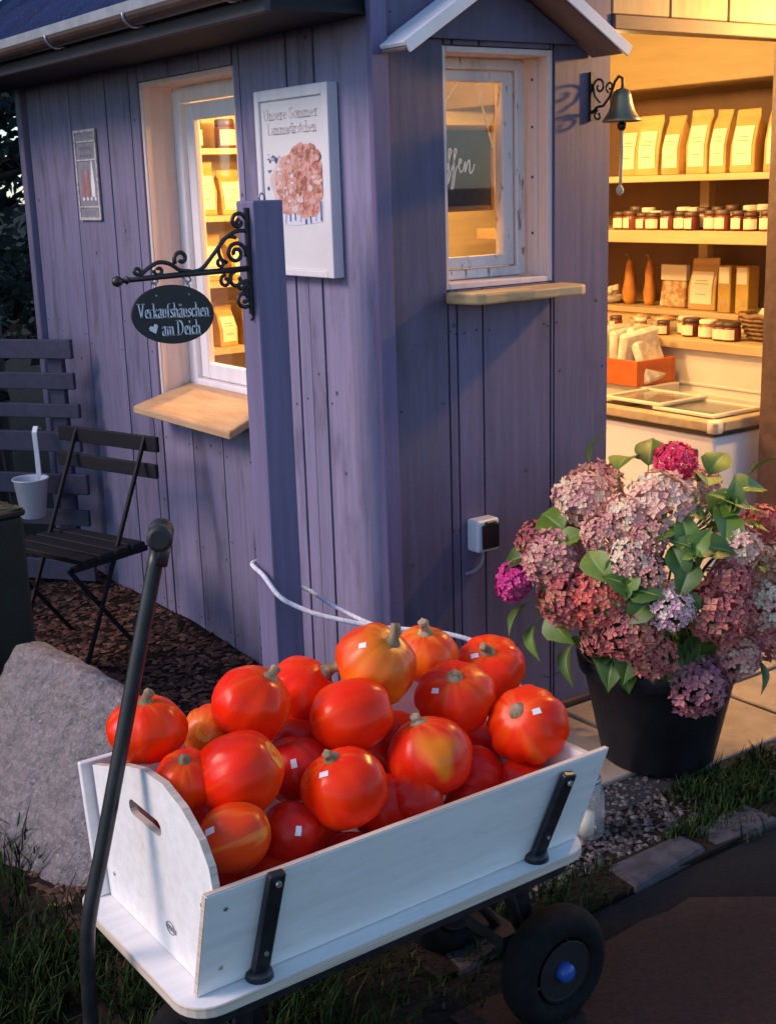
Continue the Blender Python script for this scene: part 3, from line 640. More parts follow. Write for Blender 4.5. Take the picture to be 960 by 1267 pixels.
# upper garland along the bar
gar = [(p.x, p.z) for p in smooth_path([(-.640, 0, 1.452), (-.615, 0, 1.470), (-.585, 0, 1.482), (-.555, 0, 1.476), (-.53, 0, 1.460), (-.50, 0, 1.455)], 6)]
m.tube(pl(gar), R, 7); m.tube(pl(arc(-.525, 1.488, .020, .006, 215, -140, 20)), R, 7)
m.tube(pl(arc(-.588, 1.462, .013, .004, 170, 520, 14)), R*.85, 7); m.tube(pl(arc(-.647, 1.462, .011, .004, -40, 330, 14)), R*.85, 7)
m.build('bracket', 'iron', post)
sign = thing('hanging_sign', (-.557, by, 1.28), 'black oval sign with white lettering hanging from the iron bracket', 'sign')
m = M(); ov = [(-.557+.113*cos(2*pi*i/48), 1.352+.0735*sin(2*pi*i/48)-.010*cos(2*pi*i/48)*.5) for i in range(48)]
m.prism(ov, (0, by-.004, 0), (1, 0, 0), (0, 0, 1), (0, 1, 0), .008); pl_ = m.build('plate', 'sign_black', sign, bevel=.0015)
m = M(); Ud = Vector((1, 0, -.045)).normalized()
write(m, 'Verkaufshäuschen', (-.655, by-.0062, 1.349), Ud, (0, 0, 1), .036, w=.15, t=.06, width=.196)
write(m, 'am Deich', (-.594, by-.0062, 1.302), Ud, (0, 0, 1), .037, w=.15, t=.06, width=.108)
hp = [(0, -.010), (.012, .004), (.012, .010), (.006, .0135), (0, .009), (-.006, .0135), (-.012, .010), (-.012, .004)]
hc, hs = cos(.35), sin(.35)
m.add([(-.614+a*hc-b*hs, by-.0062, 1.318+a*hs+b*hc) for a, b in hp], [(0, 1, 2, 3, 4), (0, 4, 5, 6, 7)])
m.build('lettering', 'print_white', sign, recalc=False)
for x_, zz in ((-.602, 1.414), (-.512, 1.411)):
    q = M(); q.tube([(x_+.010*sin(t)*.6, by, zz+.016*cos(t)) for t in [2*pi*i/12 for i in range(13)]], .0022, 6, caps=False)
    q.tube([(x_+.009*sin(t), by+.008*cos(t), zz+.027+.009*cos(t)*.9) for t in [2*pi*i/12 for i in range(13)]], .0026, 6, caps=False)
    q.lathe([(.003, 0), (.002, .001)], (x_, by-.0045, zz-.012), (0, -1, 0), 8)
    q.build('ring', 'galv', sign)
rope = thing('rope', (-.28, .15, .58), 'white rope looped round the sign post and trailing over the wagon', 'rope')
m = M()
ra = smooth_path([(-.30, .205, .640), (-.338, .19, .640), (-.3445, .12, .625), (-.334, .06, .579), (-.297, .03, .548), (-.245, -.02, .522), (-.129, -.12, .490), (-.013, -.22, .476), (.067, -.30, .447), (.10, -.38, .40), (.11, -.44, .30), (.10, -.48, .12), (.09, -.50, .012)], 8)
m.tube(ra, .0068, 8); m.build('strand', 'rope_white', rope)
m = M(); rb_ = smooth_path([(-.30, .205, .630), (-.225, .205, .560), (-.16, .19, .528), (-.15, .06, .506), (-.125, -.10, .487), (-.04, -.195, .470)], 8)
m.tube(rb_, .0062, 8); m.build('strand', 'rope_white', rope)

# ------------------------------------------------------------------ wall pictures
pic = thing('picture_board', (-.02, .36, 1.405), 'white framed food picture hanging on the hut beside its left window', 'picture')
PY0, PY1, PZ0, PZ1 = .170, .556, 1.405, 1.922
m = M(); frame_panel(m, 'x', -.042, -.006, PY0, PY1, PZ0, PZ1, (PY0+.030, PY1-.024, PZ0+.018, PZ1-.030)); m.build('frame', 'poster_frame', pic, bevel=.002)
m = M(); m.box(-.034, -.012, PY0+.0305, PY1-.0245, PZ0+.0185, PZ1-.0305); sh = m.build('sheet', 'poster_white', pic)
fx = -.0345
U, V = Vector((0, -1, 0)), Vector((0, 0, 1))
m = M(); pw = .33; O = Vector((fx, PY1-.026, PZ0+.018))
def at(u, v, k=0):
    u = max(.02, min(.945, u)); return O+U*(u*pw)+V*(v*.47)+Vector((-.0006*(1+k), 0, 0))
def blob(mm, cu, cv, ru, rv, mi, k, seed, amp=.12, n=28):
    pts = [at(cu+ru*cos(t)*(1+amp*mnoise.noise(Vector((cos(t)*2, sin(t)*2, seed)))), cv+rv*sin(t)*(1+amp*mnoise.noise(Vector((cos(t)*2, sin(t)*2, seed)))), k) for t in [2*pi*i/n for i in range(n)]]
    mm.add([at(cu, cv, k)]+pts, [(0, i+1, (i+1) % n+1) for i in range(n)], mi)
for i in range(26):
    u = rnd.uniform(.06, .42); v = rnd.uniform(.47, .68); blob(m, u, v, rnd.uniform(.02, .045), rnd.uniform(.010, .020), rnd.choice((3, 3, 4, 6)), .02*i-1.0, 50+i, .6, 9)
blob(m, .55, .49, .43, .205, 0, 0, 1, .16); blob(m, .58, .50, .39, .185, 2, .5, 2, .28)
blob(m, .72, .52, .25, .20, 1, .8, 3, .3); blob(m, .64, .66, .20, .085, 2, 1.0, 4, .35)
for i in range(90):
    a = rnd.uniform(0, 2*pi); r_ = sqrt(rnd.random()); uu = .58+.37*r_*cos(a); vv = .52+.165*r_*sin(a)
    blob(m, uu, vv, rnd.uniform(.02, .055), rnd.uniform(.008, .024), rnd.choice((1, 1, 7, 7, 2, 2, 0)) if uu > .55 else rnd.choice((2, 0, 0, 2, 4, 1)), 1.2+i*.02, 10+i, .55, 10)
blob(m, .42, .60, .08, .03, 2, 3.1, 78, .4); blob(m, .55, .56, .035, .02, 7, 3.2, 79, .4)
for i in range(14): blob(m, .66+rnd.uniform(-.12, .26), .665+rnd.uniform(-.03, .05), .05, .022, rnd.choice((1, 7, 2)), 3.3+i*.02, 300+i, .5, 9)
m.add([at(.06, .275, .05), at(.50, .262, .05), at(.93, .285, .05), at(.94, .40, .05), at(.50, .38, .05), at(.05, .42, .05)], [(0, 1, 2, 3, 4, 5)], 8)
for i in range(11):
    u = .075+.082*i; v = .283+.010*cos(i*1.3); w_ = rnd.uniform(.022, .040); sk = rnd.uniform(-.02, .04)
    m.add([at(u, v, .1), at(u+w_, v-.004, .1), at(u+w_+sk, v+.11, .1), at(u+sk, v+.11, .1)], [(0, 1, 2, 3)], 3 if i % 3 else 6)
write(m, 'Unsere Sommer', at(.04, .885), U, V, .030, w=.09, t=.06, mi=5, width=.29)
write(m, 'Lammwürstchen', at(.10, .80), U, V, .030, w=.09, t=.06, mi=5, width=.26)
m.build('print', ['plate', 'meat', 'meat_pale', 'navy', 'poster_white', 'ink_pale', 'grey_blue', 'meat_brown', 'cloth_pale'], sh, recalc=False)

tin = thing('tin_sign', (-.006, 1.865, 1.556), 'small weathered tin sign with a row of bottles, nailed left of the window', 'sign')
m = M(); ty0, ty1, tz0, tz1 = 1.764, 1.962, 1.556, 1.884
m.box(-.012, -.0065, ty0, ty1, tz0, tz1); m.build('plate', 'tin_grey', tin, bevel=.002)
m = M(); frame_panel(m, 'x', -.0155, -.0125, ty0, ty1, tz0, tz1, (ty0+.012, ty1-.012, tz0+.010, tz1-.010))
for zz in (1.838, 1.772, 1.602): m.box(-.0150, -.0125, ty0+.013, ty1-.013, zz, zz+.006)
m.build('rim', 'tin_edge', tin)
m = M(); O2 = Vector((-.0128, ty1-.014, tz0))
def at2(u, v): return O2+Vector((0, -u, v))
for r_, (zz, hh) in enumerate(((.248, .022), (.222, .022))):
    for i in range(4):
        x_ = .030+i*.030
        m.add([at2(x_, zz), at2(x_+.006, zz), at2(x_+.006, zz+hh), at2(x_, zz+hh)], [(0, 1, 2, 3)], 0)
        m.add([at2(x_+.013, zz), at2(x_+.018, zz), at2(x_+.016, zz+hh), at2(x_+.011, zz+hh)], [(0, 1, 2, 3)], 0)
        m.add([at2(x_, zz+hh*.45), at2(x_+.014, zz+hh*.45), at2(x_+.014, zz+hh*.62), at2(x_, zz+hh*.62)], [(0, 1, 2, 3)], 0)
for i, c in enumerate((1, 1, 2)):
    x_ = .045+.042*i; s_ = 1.15 if i == 2 else .95
    m.add([at2(x_-.013*s_, .085), at2(x_+.013*s_, .085), at2(x_+.015*s_, .125), at2(x_+.004, .19*s_ if i == 2 else .185), at2(x_-.004, .19*s_ if i == 2 else .185), at2(x_-.015*s_, .125)], [(0, 1, 2, 3, 4, 5)], c)
for i in range(4):
    x_ = .035+.036*i; m.add([at2(x_+.009*cos(t), .078+.007*sin(t)) for t in [2*pi*k/10 for k in range(10)]], [tuple(range(10))], 2)
m.add([at2(.015, .053), at2(.155, .053), at2(.155, .068), at2(.015, .068)], [(0, 1, 2, 3)], 0)
for i in range(5): m.add([at2(.035+i*.021, .016), at2(.046+i*.021, .016), at2(.046+i*.021, .036), at2(.035+i*.021, .036)], [(0, 1, 2, 3)], 0)
m.build('print', ['ink_grey', 'ink_red', 'print_white'], tin, recalc=False)

# chalkboard inside window B
cb = thing('chalkboard', (.36, .185, 1.55), 'small chalkboard with a chalk word hanging inside the canopied window', 'chalkboard')
def ub(px, py):      # window-plane helper kept for proportions only
    return px, py
CX0, CX1, CZ0, CZ1 = .275, .548, 1.568, 1.812
m = M(); m.box(CX0+.014, CX1-.014, .183, .192, CZ0+.014, CZ1-.014); m.build('slate', 'chalk_black', cb)
m = M(); frame_panel(m, 'y', .178, .196, CX0, CX1, CZ0, CZ1, (CX0+.016, CX1-.016, CZ0+.016, CZ1-.016)); m.build('frame', 'chalk_frame', cb, bevel=.006, seg=3)
m = M()
scr = [[(0.0, 0.25), (.1, .33), (.16, .22), (.08, .08), (-.02, .16), (.02, .3), (.2, .34), (.32, .36)],
       [(.24, .18), (.36, .62), (.42, .78), (.36, .86), (.31, .70), (.31, .30), (.25, -.10), (.18, -.30), (.28, -.22), (.42, .20), (.55, .40)],
       [(.46, .18), (.58, .62), (.65, .78), (.60, .86), (.54, .70), (.53, .30), (.46, -.12), (.40, -.42), (.48, -.38), (.60, .16), (.70, .30), (.82, .40), (.84, .50), (.77, .50), (.74, .28), (.80, .10), (.90, .14), (1.02, .44), (1.0, .08), (1.12, .40), (1.20, .46), (1.20, .10), (1.30, .08), (1.42, .34)]]
for st in scr:
    pp = smooth_path([(.350+a*.086, .1815, 1.672+b_*.086) for a, b_ in [(x, y) for x, y in st]], 4); m.tube(pp, .0022, 5)
m.build('lettering', 'print_white', cb)
m = M(); m.tube([(CX1-.010, .176, 1.745), (.50, .172, 1.85), (.470, .165, 1.935), (.452, .160, 1.965)], .0028, 6)
m.tube([(CX0+.010, .176, 1.745), (.36, .172, 1.87), (.43, .165, 1.955), (.452, .160, 1.965)], .0028, 6); m.build('cord', 'cord_tan', cb)

# ------------------------------------------------------------------ bell
bell = thing('door_bell', (.757, -.004, 1.87), 'brass ship bell on a scrolled iron bracket beside the shop opening', 'bell')
m = M(); m.box(.749, .764, -.014, -.0045, 1.812, 1.948); bx = .757
def pb(uv): return [(bx+.10*0+u*.0, -.012-u, v) for u, v in uv]
m.tube(pb([(0, 1.835), (.02, 1.85), (.045, 1.852), (.07, 1.875), (.09, 1.915), (.105, 1.928), (.118, 1.922), (.120, 1.905), (.118, 1.895)]), .004, 7)
m.tube(pb(arc(.028, 1.905, .026, .006, 200, -220, 22)), .0035, 6); m.tube(pb(arc(.070, 1.902, .016, .005, 250, -120, 16)), .0032, 6)
m.tube(pb(arc(.024, 1.826, .016, .005, 80, 440, 16)), .0034, 6); m.tube(pb([(.002, 1.91), (.01, 1.88), (.03, 1.862)]), .0035, 6)
m.build('bracket', 'iron', bell)
m = M(); bc = (bx, -.130, 0)
m.lathe([(.004, 1.898), (.010, 1.894), (.022, 1.888), (.027, 1.872), (.031, 1.852), (.038, 1.832), (.050, 1.814), (.056, 1.806), (.054, 1.803), (.046, 1.812)], bc, (0, 0, 1), 28, capt=False)
m.build('bell_cup', 'brass', bell)
m = M(); m.tube([(bx, -.13, 1.85), (bx, -.13, 1.80)], .005, 8); m.lathe([(.003, -.014), (.012, -.006), (.013, .004), (.004, .014)], (bx, -.13, 1.792), (0, 0, 1), 10); m.build('clapper', 'iron', bell)
m = M(); m.tube([(bx, -.13, 1.78), (bx+.002, -.13, 1.72), (bx-.001, -.13, 1.66), (bx-.003, -.13, 1.625)], .0045, 7)
m.lathe([(.003, -.018), (.010, -.010), (.012, 0), (.005, .012)], (bx-.004, -.13, 1.618), (0, 0, 1), 8); m.build('bell_rope', 'cord_tan', bell)

# ------------------------------------------------------------------ power socket
sk = thing('power_socket', (.305, -.03, .60), 'white outdoor power socket with a black flap on the front wall', 'socket')
SX0, SX1, SZ0, SZ1 = .268, .352, .605, .702
m = M(); m.prism([(SX0, SZ0), (SX1, SZ0), (SX1, SZ1), (SX0, SZ1)], (0, -.058, 0), (1, 0, 0), (0, 0, 1), (0, 1, 0), .053); m.build('housing', 'socket_white', sk, bevel=.009, seg=3)
m = M(); m.box(SX0+.014, SX1-.007, -.066, -.0585, SZ0+.010, SZ1-.014); m.build('flap', 'socket_black', sk, bevel=.004, seg=2)
m = M(); m.box(SX0+.026, SX1-.020, -.068, -.0585, SZ1-.0135, SZ1-.004); m.build('hinge', 'socket_brown', sk, bevel=.002)
m = M(); m.tube(smooth_path([(.318, -.020, .604), (.319, -.018, .575), (.312, -.014, .552), (.290, -.010, .538), (.262, -.008, .536)], 5), .005, 7); m.build('cable', 'cable_grey', sk)

# ------------------------------------------------------------------ lamps
def lamp(name, loc, label, energy, color, size, wall):
    t = thing(name, loc, label, 'lamp'); x, y, z = loc; m = M()
    if wall:
        m.lathe([(.05, 0), (.05, .012)], (x, -.008, z+.10), (0, -1, 0), 18); m.tube(smooth_path([(x, -.01, z+.10), (x, y*.5, z+.16), (x, y, z+.15), (x, y, z+.09)], 6), .009, 8)
        m.lathe([(.02, .10), (.03, .085), (.11, .035), (.115, .03), (.10, .034), (.02, .08)], (x, y, z), (0, 0, 1), 24, capb=False, capt=False)
    else:
        m.tube([(x, y, 2.299), (x, y, z+.08)], .004, 6); m.lathe([(.018, .04), (.02, .08), (.008, .10)], (x, y, z), (0, 0, 1), 12)
    m.build('lamp_holder', 'lamp_white', t, smooth=True)
    q = M(); q.lathe([(.004, -.035), (.022, -.025), (.031, 0), (.024, .026), (.013, .044)], (x, y, z), (0, 0, 1), 16); q.build('bulb', 'bulb_glow', t)
    l = bpy.data.lights.new('bulb_light', 'POINT'); l.energy = energy; l.color = color; l.shadow_soft_size = size
    o = bpy.data.objects.new('bulb_light', l); COL.objects.link(o); o.parent = t; o.location = (0, 0, -.05)
lamp('wall_lamp', (1.76, -.36, 2.16), 'small white wall lamp lit over the right of the shop opening', 54, (1, .52, .13), .05, True)
lamp('ceiling_lamp', (1.36, .55, 2.10), 'bare lit bulb hanging from the shop ceiling near the opening', 18, (1, .64, .24), .06, False)
lamp('ceiling_lamp', (.90, 1.35, 2.10), 'bare lit bulb hanging at the back of the shop', 52, (1, .64, .24), .06, False)

# ------------------------------------------------------------------ shop fittings
sv = thing('shelf_unit', (2.36, 1.0, 0), 'light wooden shelf unit and counter along the right wall of the shop', 'shelves')
for z0, z1, x0 in ((1.628, 1.655, 2.16), (1.378, 1.430, 2.14)):
    m = M(); m.box(x0, 2.655, .12, 2.2, z0, z1); m.build('shelf', 'shelf_wood', sv, bevel=.003)
m = M(); m.box(2.10, 2.655, .12, 2.0, .950, .992); m.build('counter', 'shelf_wood', sv, bevel=.004)
m = M(); m.box(2.36, 2.655, .12, 2.0, 1.05, 1.075); m.box(2.38, 2.655, .125, 1.995, .994, 1.049); m.build('step_shelf', 'shelf_wood', sv, bevel=.003)
m = M(); m.box(2.135, 2.155, .13, 1.99, .03, .949); m.box(2.128, 2.134, .13, 1.99, .80, .812); m.box(2.10, 2.134, .13, 1.99, .74, .775); m.build('counter_front', 'shop_white', sv, bevel=.002)
m = M(); m.box(2.10, 2.655, .12, 2.40, 2.00, 2.295); m.build('top_cabinet', 'cabinet_wood', sv, bevel=.003)
for yy in (.13, 1.045, 2.15):
    m = M(); m.box(2.50, 2.54, yy, yy+.05, .994, 1.627); m.build('upright', 'shelf_wood', sv)
m = M(); m.box(2.13, 2.60, .125, .155, 1.656, 1.999); m.build('upright', 'shelf_wood', sv)

def make_bag(name, w, d, h, body, lab=True, label_=None, cat='bag', group=None, lw=.40, lt=.74, skew=0.):
    t = thing(name, (0, 0, 0), label_, cat, group); m = M()
    # front faces -x ; width along y
    z1, z2 = h*.78, h
    vs = []
    for zz, dd, ww in ((0, d, w), (h*.05, d*1.04, w*1.02), (h*.45, d*.95, w), (z1, d*.45, w*.98), (h*.90, .010, w), (z2, .008, w*.99)):
        jy = lambda: rnd.uniform(-.0045, .0045)*(zz > 0); jz = lambda: rnd.uniform(-.004, .004)*(zz > h*.5)
        vs += [(-dd/2, -ww/2+jy(), zz+jz()), (dd/2, -ww/2+jy(), zz+jz()), (dd/2, ww/2+jy(), zz+jz()), (-dd/2, ww/2+jy(), zz+jz())]
    fs = [(3, 2, 1, 0), (20, 21, 22, 23)]
    for k in range(5):
        o = 4*k
        fs += [(o, o+1, o+5, o+4), (o+1, o+2, o+6, o+5), (o+2, o+3, o+7, o+6), (o+3, o, o+4, o+7)]
    m.add(vs, fs); m.build('body', body, t, bevel=.003)
    if lab:
        q = M(); x0 = lambda zz: -(d/2*(1.0-.10*(zz/h)) if zz < h*.45 else d/2*(.95-.5*(zz/h-.45)/.33))-.004
        za, zb_ = h*.12, h*lt
        q.add([(x0(za), -w*lw, za), (x0(za), w*lw, za), (x0(h*.45), w*lw, h*.45), (x0(h*.45), -w*lw, h*.45), (x0(zb_), w*lw, zb_), (x0(zb_), -w*lw, zb_)], [(0, 1, 2, 3), (3, 2, 4, 5)], 0)
        for zz, ww in ((h*.56, .22), (h*.50, .26), (h*.30, .2)):
            xx = x0(zz)-.0012; q.add([(xx, -w*ww, zz), (xx, w*ww, zz), (xx, w*ww, zz+.004), (xx, -w*ww, zz+.004)], [(0, 1, 2, 3)], 1)
        q.build('label', ['label_cream', 'label_print'], t, recalc=False)
    return t
bag = make_bag('paper_bag', .105, .085, .245, 'kraft', True, 'kraft paper bag with a cream label, leftmost on the top shelf beside the bell rope', 'bag', 'paper bags on the top shelf')
BL = ['kraft paper bag with a cream label, right behind the bell on the top shelf', 'narrow leaning kraft bag, second right of the bell on the top shelf', 'kraft bag with cream label in the middle of the top shelf row',
      'slim kraft bag just right of the middle of the top shelf row', 'wide kraft bag with cream label, second last in the top shelf row', 'darker kraft bag with crumpled top at the right end of the top shelf row']
bag.location = (2.27, 1.27, 1.655)
for i, (y, rz_, sy) in enumerate(((1.135, .12, 1.12), (.992, -.06, .95), (.885, .05, 1.0), (.765, -.12, .85), (.625, .06, 1.05), (.485, -.05, 1.05))):
    nb_ = make_bag('paper_bag', .105, .085, .245*(1, .97, 1.03, 1.02, .98, 1.05)[i], 'kraft', True, BL[i], 'bag', 'paper bags on the top shelf', (.36, .42, .38, .44, .40, .34)[i], (.74, .68, .76, .70, .74, .66)[i])
    nb_.location = (2.25+rnd.uniform(-.02, .02), y, 1.655); nb_.rotation_euler = (0, 0, rz_); nb_.scale = (1, sy, 1)

m = M(); m.box(2.18, 2.26, .25, .40, 1.6555, 1.715); tag(m.build('cardboard_box', 'label_cream', bevel=.003), 'small cream box at the right end of the top shelf', 'box')
# jars
def make_jar(name, content, lid, label_, group, r=.032, h=.075):
    t = thing(name, (0, 0, 0), label_, 'jar', group); m = M()
    m.lathe([(r*.9, 0), (r, .006), (r, h*.72), (r*.85, h*.80)], n=14); m.build('glass', content, t)
    q = M(); q.lathe([(r*.92, h*.80), (r*.95, h*.82), (r*.95, h), (r*.8, h*1.04)], n=14); q.build('lid', lid, t)
    q = M(); n = 7; pts = [(-(r+.0012)*cos(a), (r+.0012)*sin(a)) for a in [-.95+1.9*i/n for i in range(n+1)]]
    q.add([(x, y, h*.12) for x, y in pts]+[(x, y, h*.66) for x, y in pts], [(i, i+1, n+2+i, n+1+i) for i in range(n)], 0, True); q.build('label', 'label_cream', t, recalc=False)
    return t
GJ = 'jam jars on the middle shelf'
JL = 'jam jar with a dark lid and cream label on the middle shelf'
jd = make_jar('jam_jar', 'jam_red', 'lid_dark', JL, GJ); jc = make_jar('jam_jar', 'jam_amber', 'lid_cloth', 'jam jar with a pale cloth cap on the middle shelf', GJ+' with cloth caps')
jd.location = (2.19, 1.27, 1.430); jc.location = (2.26, 1.12, 1.430)
ORD = ['first', 'second', 'third', 'fourth', 'fifth', 'sixth', 'seventh', 'eighth', 'ninth', 'tenth', 'eleventh', 'twelfth', 'thirteenth', 'fourteenth']
cnt = [1, 0, 1]
jd['label'] = 'dark lidded jam jar at the left end of the front row on the middle shelf'; jc['label'] = 'jam jar with a pale cloth cap, first from the left on the middle shelf'
for y, k, x in ((1.20, 0, 2.18), (1.135, 0, 2.19), (1.07, 0, 2.18), (.985, 0, 2.18), (.92, 0, 2.19), (.855, 0, 2.18), (.76, 0, 2.19), (.695, 0, 2.18), (.62, 0, 2.19), (.55, 0, 2.18), (.48, 0, 2.19), (.41, 0, 2.18),
                (1.18, 1, 2.27), (.98, 1, 2.27), (.93, 1, 2.28), (.63, 1, 2.27), (.57, 1, 2.28), (1.25, 0, 2.27), (.87, 0, 2.27), (.80, 0, 2.28), (.72, 0, 2.27), (.50, 0, 2.27), (.44, 0, 2.28)):
    s = rnd.uniform(.92, 1.08)
    w_ = 2 if k else (0 if x < 2.22 else 1); lb = (ORD[cnt[0]]+' dark lidded jam jar from the left in the front row of the middle shelf', ORD[cnt[1]]+' dark lidded jam jar in the back row of the middle shelf', ORD[cnt[2]]+' cloth capped jam jar of the middle shelf')[w_]; cnt[w_] += 1
    copy_tree(jc if k else jd, (x, y, 1.430+0), rnd.uniform(-.5, .5), lb, scale=(1, 1, s*(1.25 if x > 2.22 else 1)))
m = M(); m.lathe([(.012, 0), (.026, .02), (.028, .04), (.015, .055)], (2.32, .49, 1.52), n=12); m.lathe([(.03, 0), (.03, .09)], (2.32, .49, 1.4305), n=12, mi=1)
tag(m.build('red_topped_jar', ['red_ribbon', 'jam_red']), 'tall jar with a red cap standing at the right of the middle shelf', 'jar')
# counter goods
for i, (y, lb) in enumerate(((1.47, 'orange bottle gourd at the left end of the counter'), (1.345, 'smaller orange bottle gourd right of the other gourd'))):
    m = M(); k = (.62, .52)[i]
    m.lathe([(.020, 0), (.050*k, .02), (.056*k, .06), (.040*k, .11), (.022, .15), (.015, .19), (.008, .205)], (2.46, y, 1.076), n=16); m.tube([(2.46, y, 1.28), (2.46, y+.012, 1.30), (2.46, y+.03, 1.305)], [.007, .005, .004], 6, mi=1)
    tag(m.build('gourd', ['squash_o', 'stem_dry']), lb, 'gourd')
tk = thing('snack_pouch', (2.46, 1.19, 1.076), 'clear pouch with a cream header card between gourds and kraft bag', 'pouch')
m = M(); m.hexa([(2.435, 1.115, 1.0765), (2.49, 1.115, 1.0765), (2.49, 1.265, 1.0765), (2.435, 1.265, 1.0765), (2.45, 1.12, 1.195), (2.47, 1.12, 1.195), (2.47, 1.26, 1.195), (2.45, 1.26, 1.195)]); m.build('body', 'food_mix', tk, bevel=.006)
m = M(); m.box(2.447, 2.473, 1.115, 1.265, 1.1955, 1.265); m.build('header_card', 'label_cream', tk, bevel=.002)
b2 = make_bag('paper_bag', .150, .07, .225, 'kraft', True, 'large kraft bag with a cream label in the middle of the counter', 'bag'); b2.location = (2.45, 1.00, 1.076)
for y, lb in ((.850, 'tall yellow packet beside the large kraft bag'), (.755, 'tall yellow packet beside the wicker basket')):
    t = thing('tall_packet', (2.42, y, 1.076), lb, 'packet'); m = M(); m.box(2.385, 2.455, y-.034, y+.034, 1.0765, 1.275); m.build('body', 'kraft_y', t, bevel=.003)
    m = M(); m.lathe([(.014, 0), (.013, .001)], (2.3845, y, 1.12), (-1, 0, 0), 12, mi=1); m.box(2.3835, 2.3848, y-.026, y+.026, 1.20, 1.268); m.build('label', ['label_cream', 'label_print'], t)
bk = thing('wicker_basket', (2.30, .52, .992), 'round wicker basket of wrapped goods at the right end of the counter', 'basket'); m = M()
m.lathe([(.075, .0), (.10, .03), (.115, .065), (.125, .095), (.128, .10), (.118, .098), (.10, .05), (.07, .012)], (2.30, .52, .993), n=24, capt=True)
for k in range(5):
    zz = .015+.018*k; rr = .088+.009*k; m.tube([(2.30+(rr+.005*(1 if i % 2 else -1)+.006)*cos(2*pi*i/36), .52+(rr+.005*(1 if i % 2 else -1)+.006)*sin(2*pi*i/36), .993+zz) for i in range(37)], .007, 5, caps=False)
m.tube([(2.30+.130*cos(2*pi*i/30), .52+.130*sin(2*pi*i/30), 1.096+.005*sin(i*2.1)) for i in range(31)], .011, 6, caps=False); m.build('weave', 'wicker', bk)
for i in range(7):
    a = i*2.4; r_ = .05*sqrt(i/6); p = Vector((2.31+r_*cos(a), .52+r_*1.2*sin(a), 1.075+.02*(i % 3)))
    t = M(); ax = Vector((rnd.uniform(-1, 1), rnd.uniform(-1, 1), rnd.uniform(.2, 1))).normalized(); ay = ax.orthogonal().normalized()
    t.obox(p, ax, ay, ax.cross(ay), .045, .032, .018); tag(t.build('wrapped_parcel', 'film', bevel=.008), 'small cream wrapped parcel, '+ORD[i]+' of the heap in the wicker basket', 'parcel', 'parcels in the wicker basket')
jl2 = [(2.25, .93, 'short honey jar in front of the kraft bag on the counter'), (2.20, .86, 'squat jar of preserve left of the flat tub on the counter'), (2.19, .76, 'squat jar right of the preserve on the counter'), (2.17, .67, 'small clear jar left of its twin near the basket'), (2.17, .625, 'small clear jar nearest the wicker basket')]
for i, (x, y, lb) in enumerate(jl2):
    copy_tree(jc if i in (0, 2) else jd, (x, y, .992), rnd.uniform(-.4, .4), lb, 'small jars on the counter', scale=(1.25, 1.25, 1.0))
for i, (y, r_) in enumerate(((1.20, .055), (1.06, .06))):
    m = M(); m.lathe([(r_*.8, 0), (r_, .015), (r_, .045), (r_*.95, .05)], (2.25, y, .993), n=18)
    m.lathe([(r_*.9, .051), (r_*.6, .065), (r_*.2, .07)], (2.25, y, .993), n=18, mi=1)
    tag(m.build('food_tub', ['jar_glass', 'food_mix']), ('flat tub of food at the left on the counter', 'flat tub of food left of the honey jar on the counter')[i], 'tub')
for i, (y, x, k, lb) in enumerate(((1.29, 2.19, 0, 'small dark lidded jar at the far left of the counter'), (1.13, 2.18, 1, 'cloth capped jar between the two food tubs'), (.99, 2.17, 0, 'dark lidded jar in front of the large kraft bag'), (.70, 2.26, 1, 'cloth capped jar behind the twin jars near the basket'))):
    copy_tree(jc if k else jd, (x, y, .992), rnd.uniform(-.5, .5), lb, 'small jars on the counter', scale=(.9, .9, .8))
bw = M(); bw.lathe([(.05, 0), (.085, .02), (.09, .045), (.084, .045), (.05, .02)], (2.44, 1.60, 1.0755), n=20, capt=True); tag(bw.build('bowl', 'lid_cloth'), 'shallow pale bowl at the left end of the step shelf', 'bowl')
for i in range(6):
    t = M(); a = i*1.05; t.obox((2.40+.04*cos(a), 1.58+.05*sin(a), 1.135+.012*(i % 2)), (cos(a), sin(a), .3), (-sin(a), cos(a), 0), (0, 0, 1), .028, .018, .014); tag(t.build('wrapped_sweet', 'label_cream', bevel=.005), 'wrapped sweet, '+ORD[i]+' of those heaped in the pale bowl', 'sweet', 'sweets in the pale bowl')
# orange crate with packs
cr = thing('wooden_crate', (1.98, .95, .79), 'orange wooden crate of plastic packs beside the freezer', 'crate')
CX, CY = (1.86, 2.09), (.845, 1.29)
m = M(); m.box(CX[0], CX[0]+.014, CY[0], CY[1], .815, .920); m.build('long_side', 'crate_orange', cr, bevel=.002)
m = M(); m.box(CX[1]-.014, CX[1], CY[0], CY[1], .815, .920); m.build('long_side', 'crate_orange', cr, bevel=.002)
m = M(); m.box(CX[0]+.0145, CX[1]-.0145, CY[0]+.001, CY[0]+.015, .8155, .919); m.build('short_side', 'crate_orange', cr, bevel=.002)
m = M(); m.box(CX[0]+.0145, CX[1]-.0145, CY[1]-.015, CY[1]-.001, .8155, .919); m.build('short_side', 'crate_orange', cr, bevel=.002)
m = M(); m.box(CX[0]+.0145, CX[1]-.0145, CY[0]+.0155, CY[1]-.0155, .8155, .825); m.build('bottom', 'crate_orange', cr)
cs = M(); cs.box(1.88, 2.09, .82, 1.45, .03, .814); tag(cs.build('crate_stand', 'shop_white', bevel=.003), 'white cabinet under the orange crate, mostly hidden', 'cabinet')
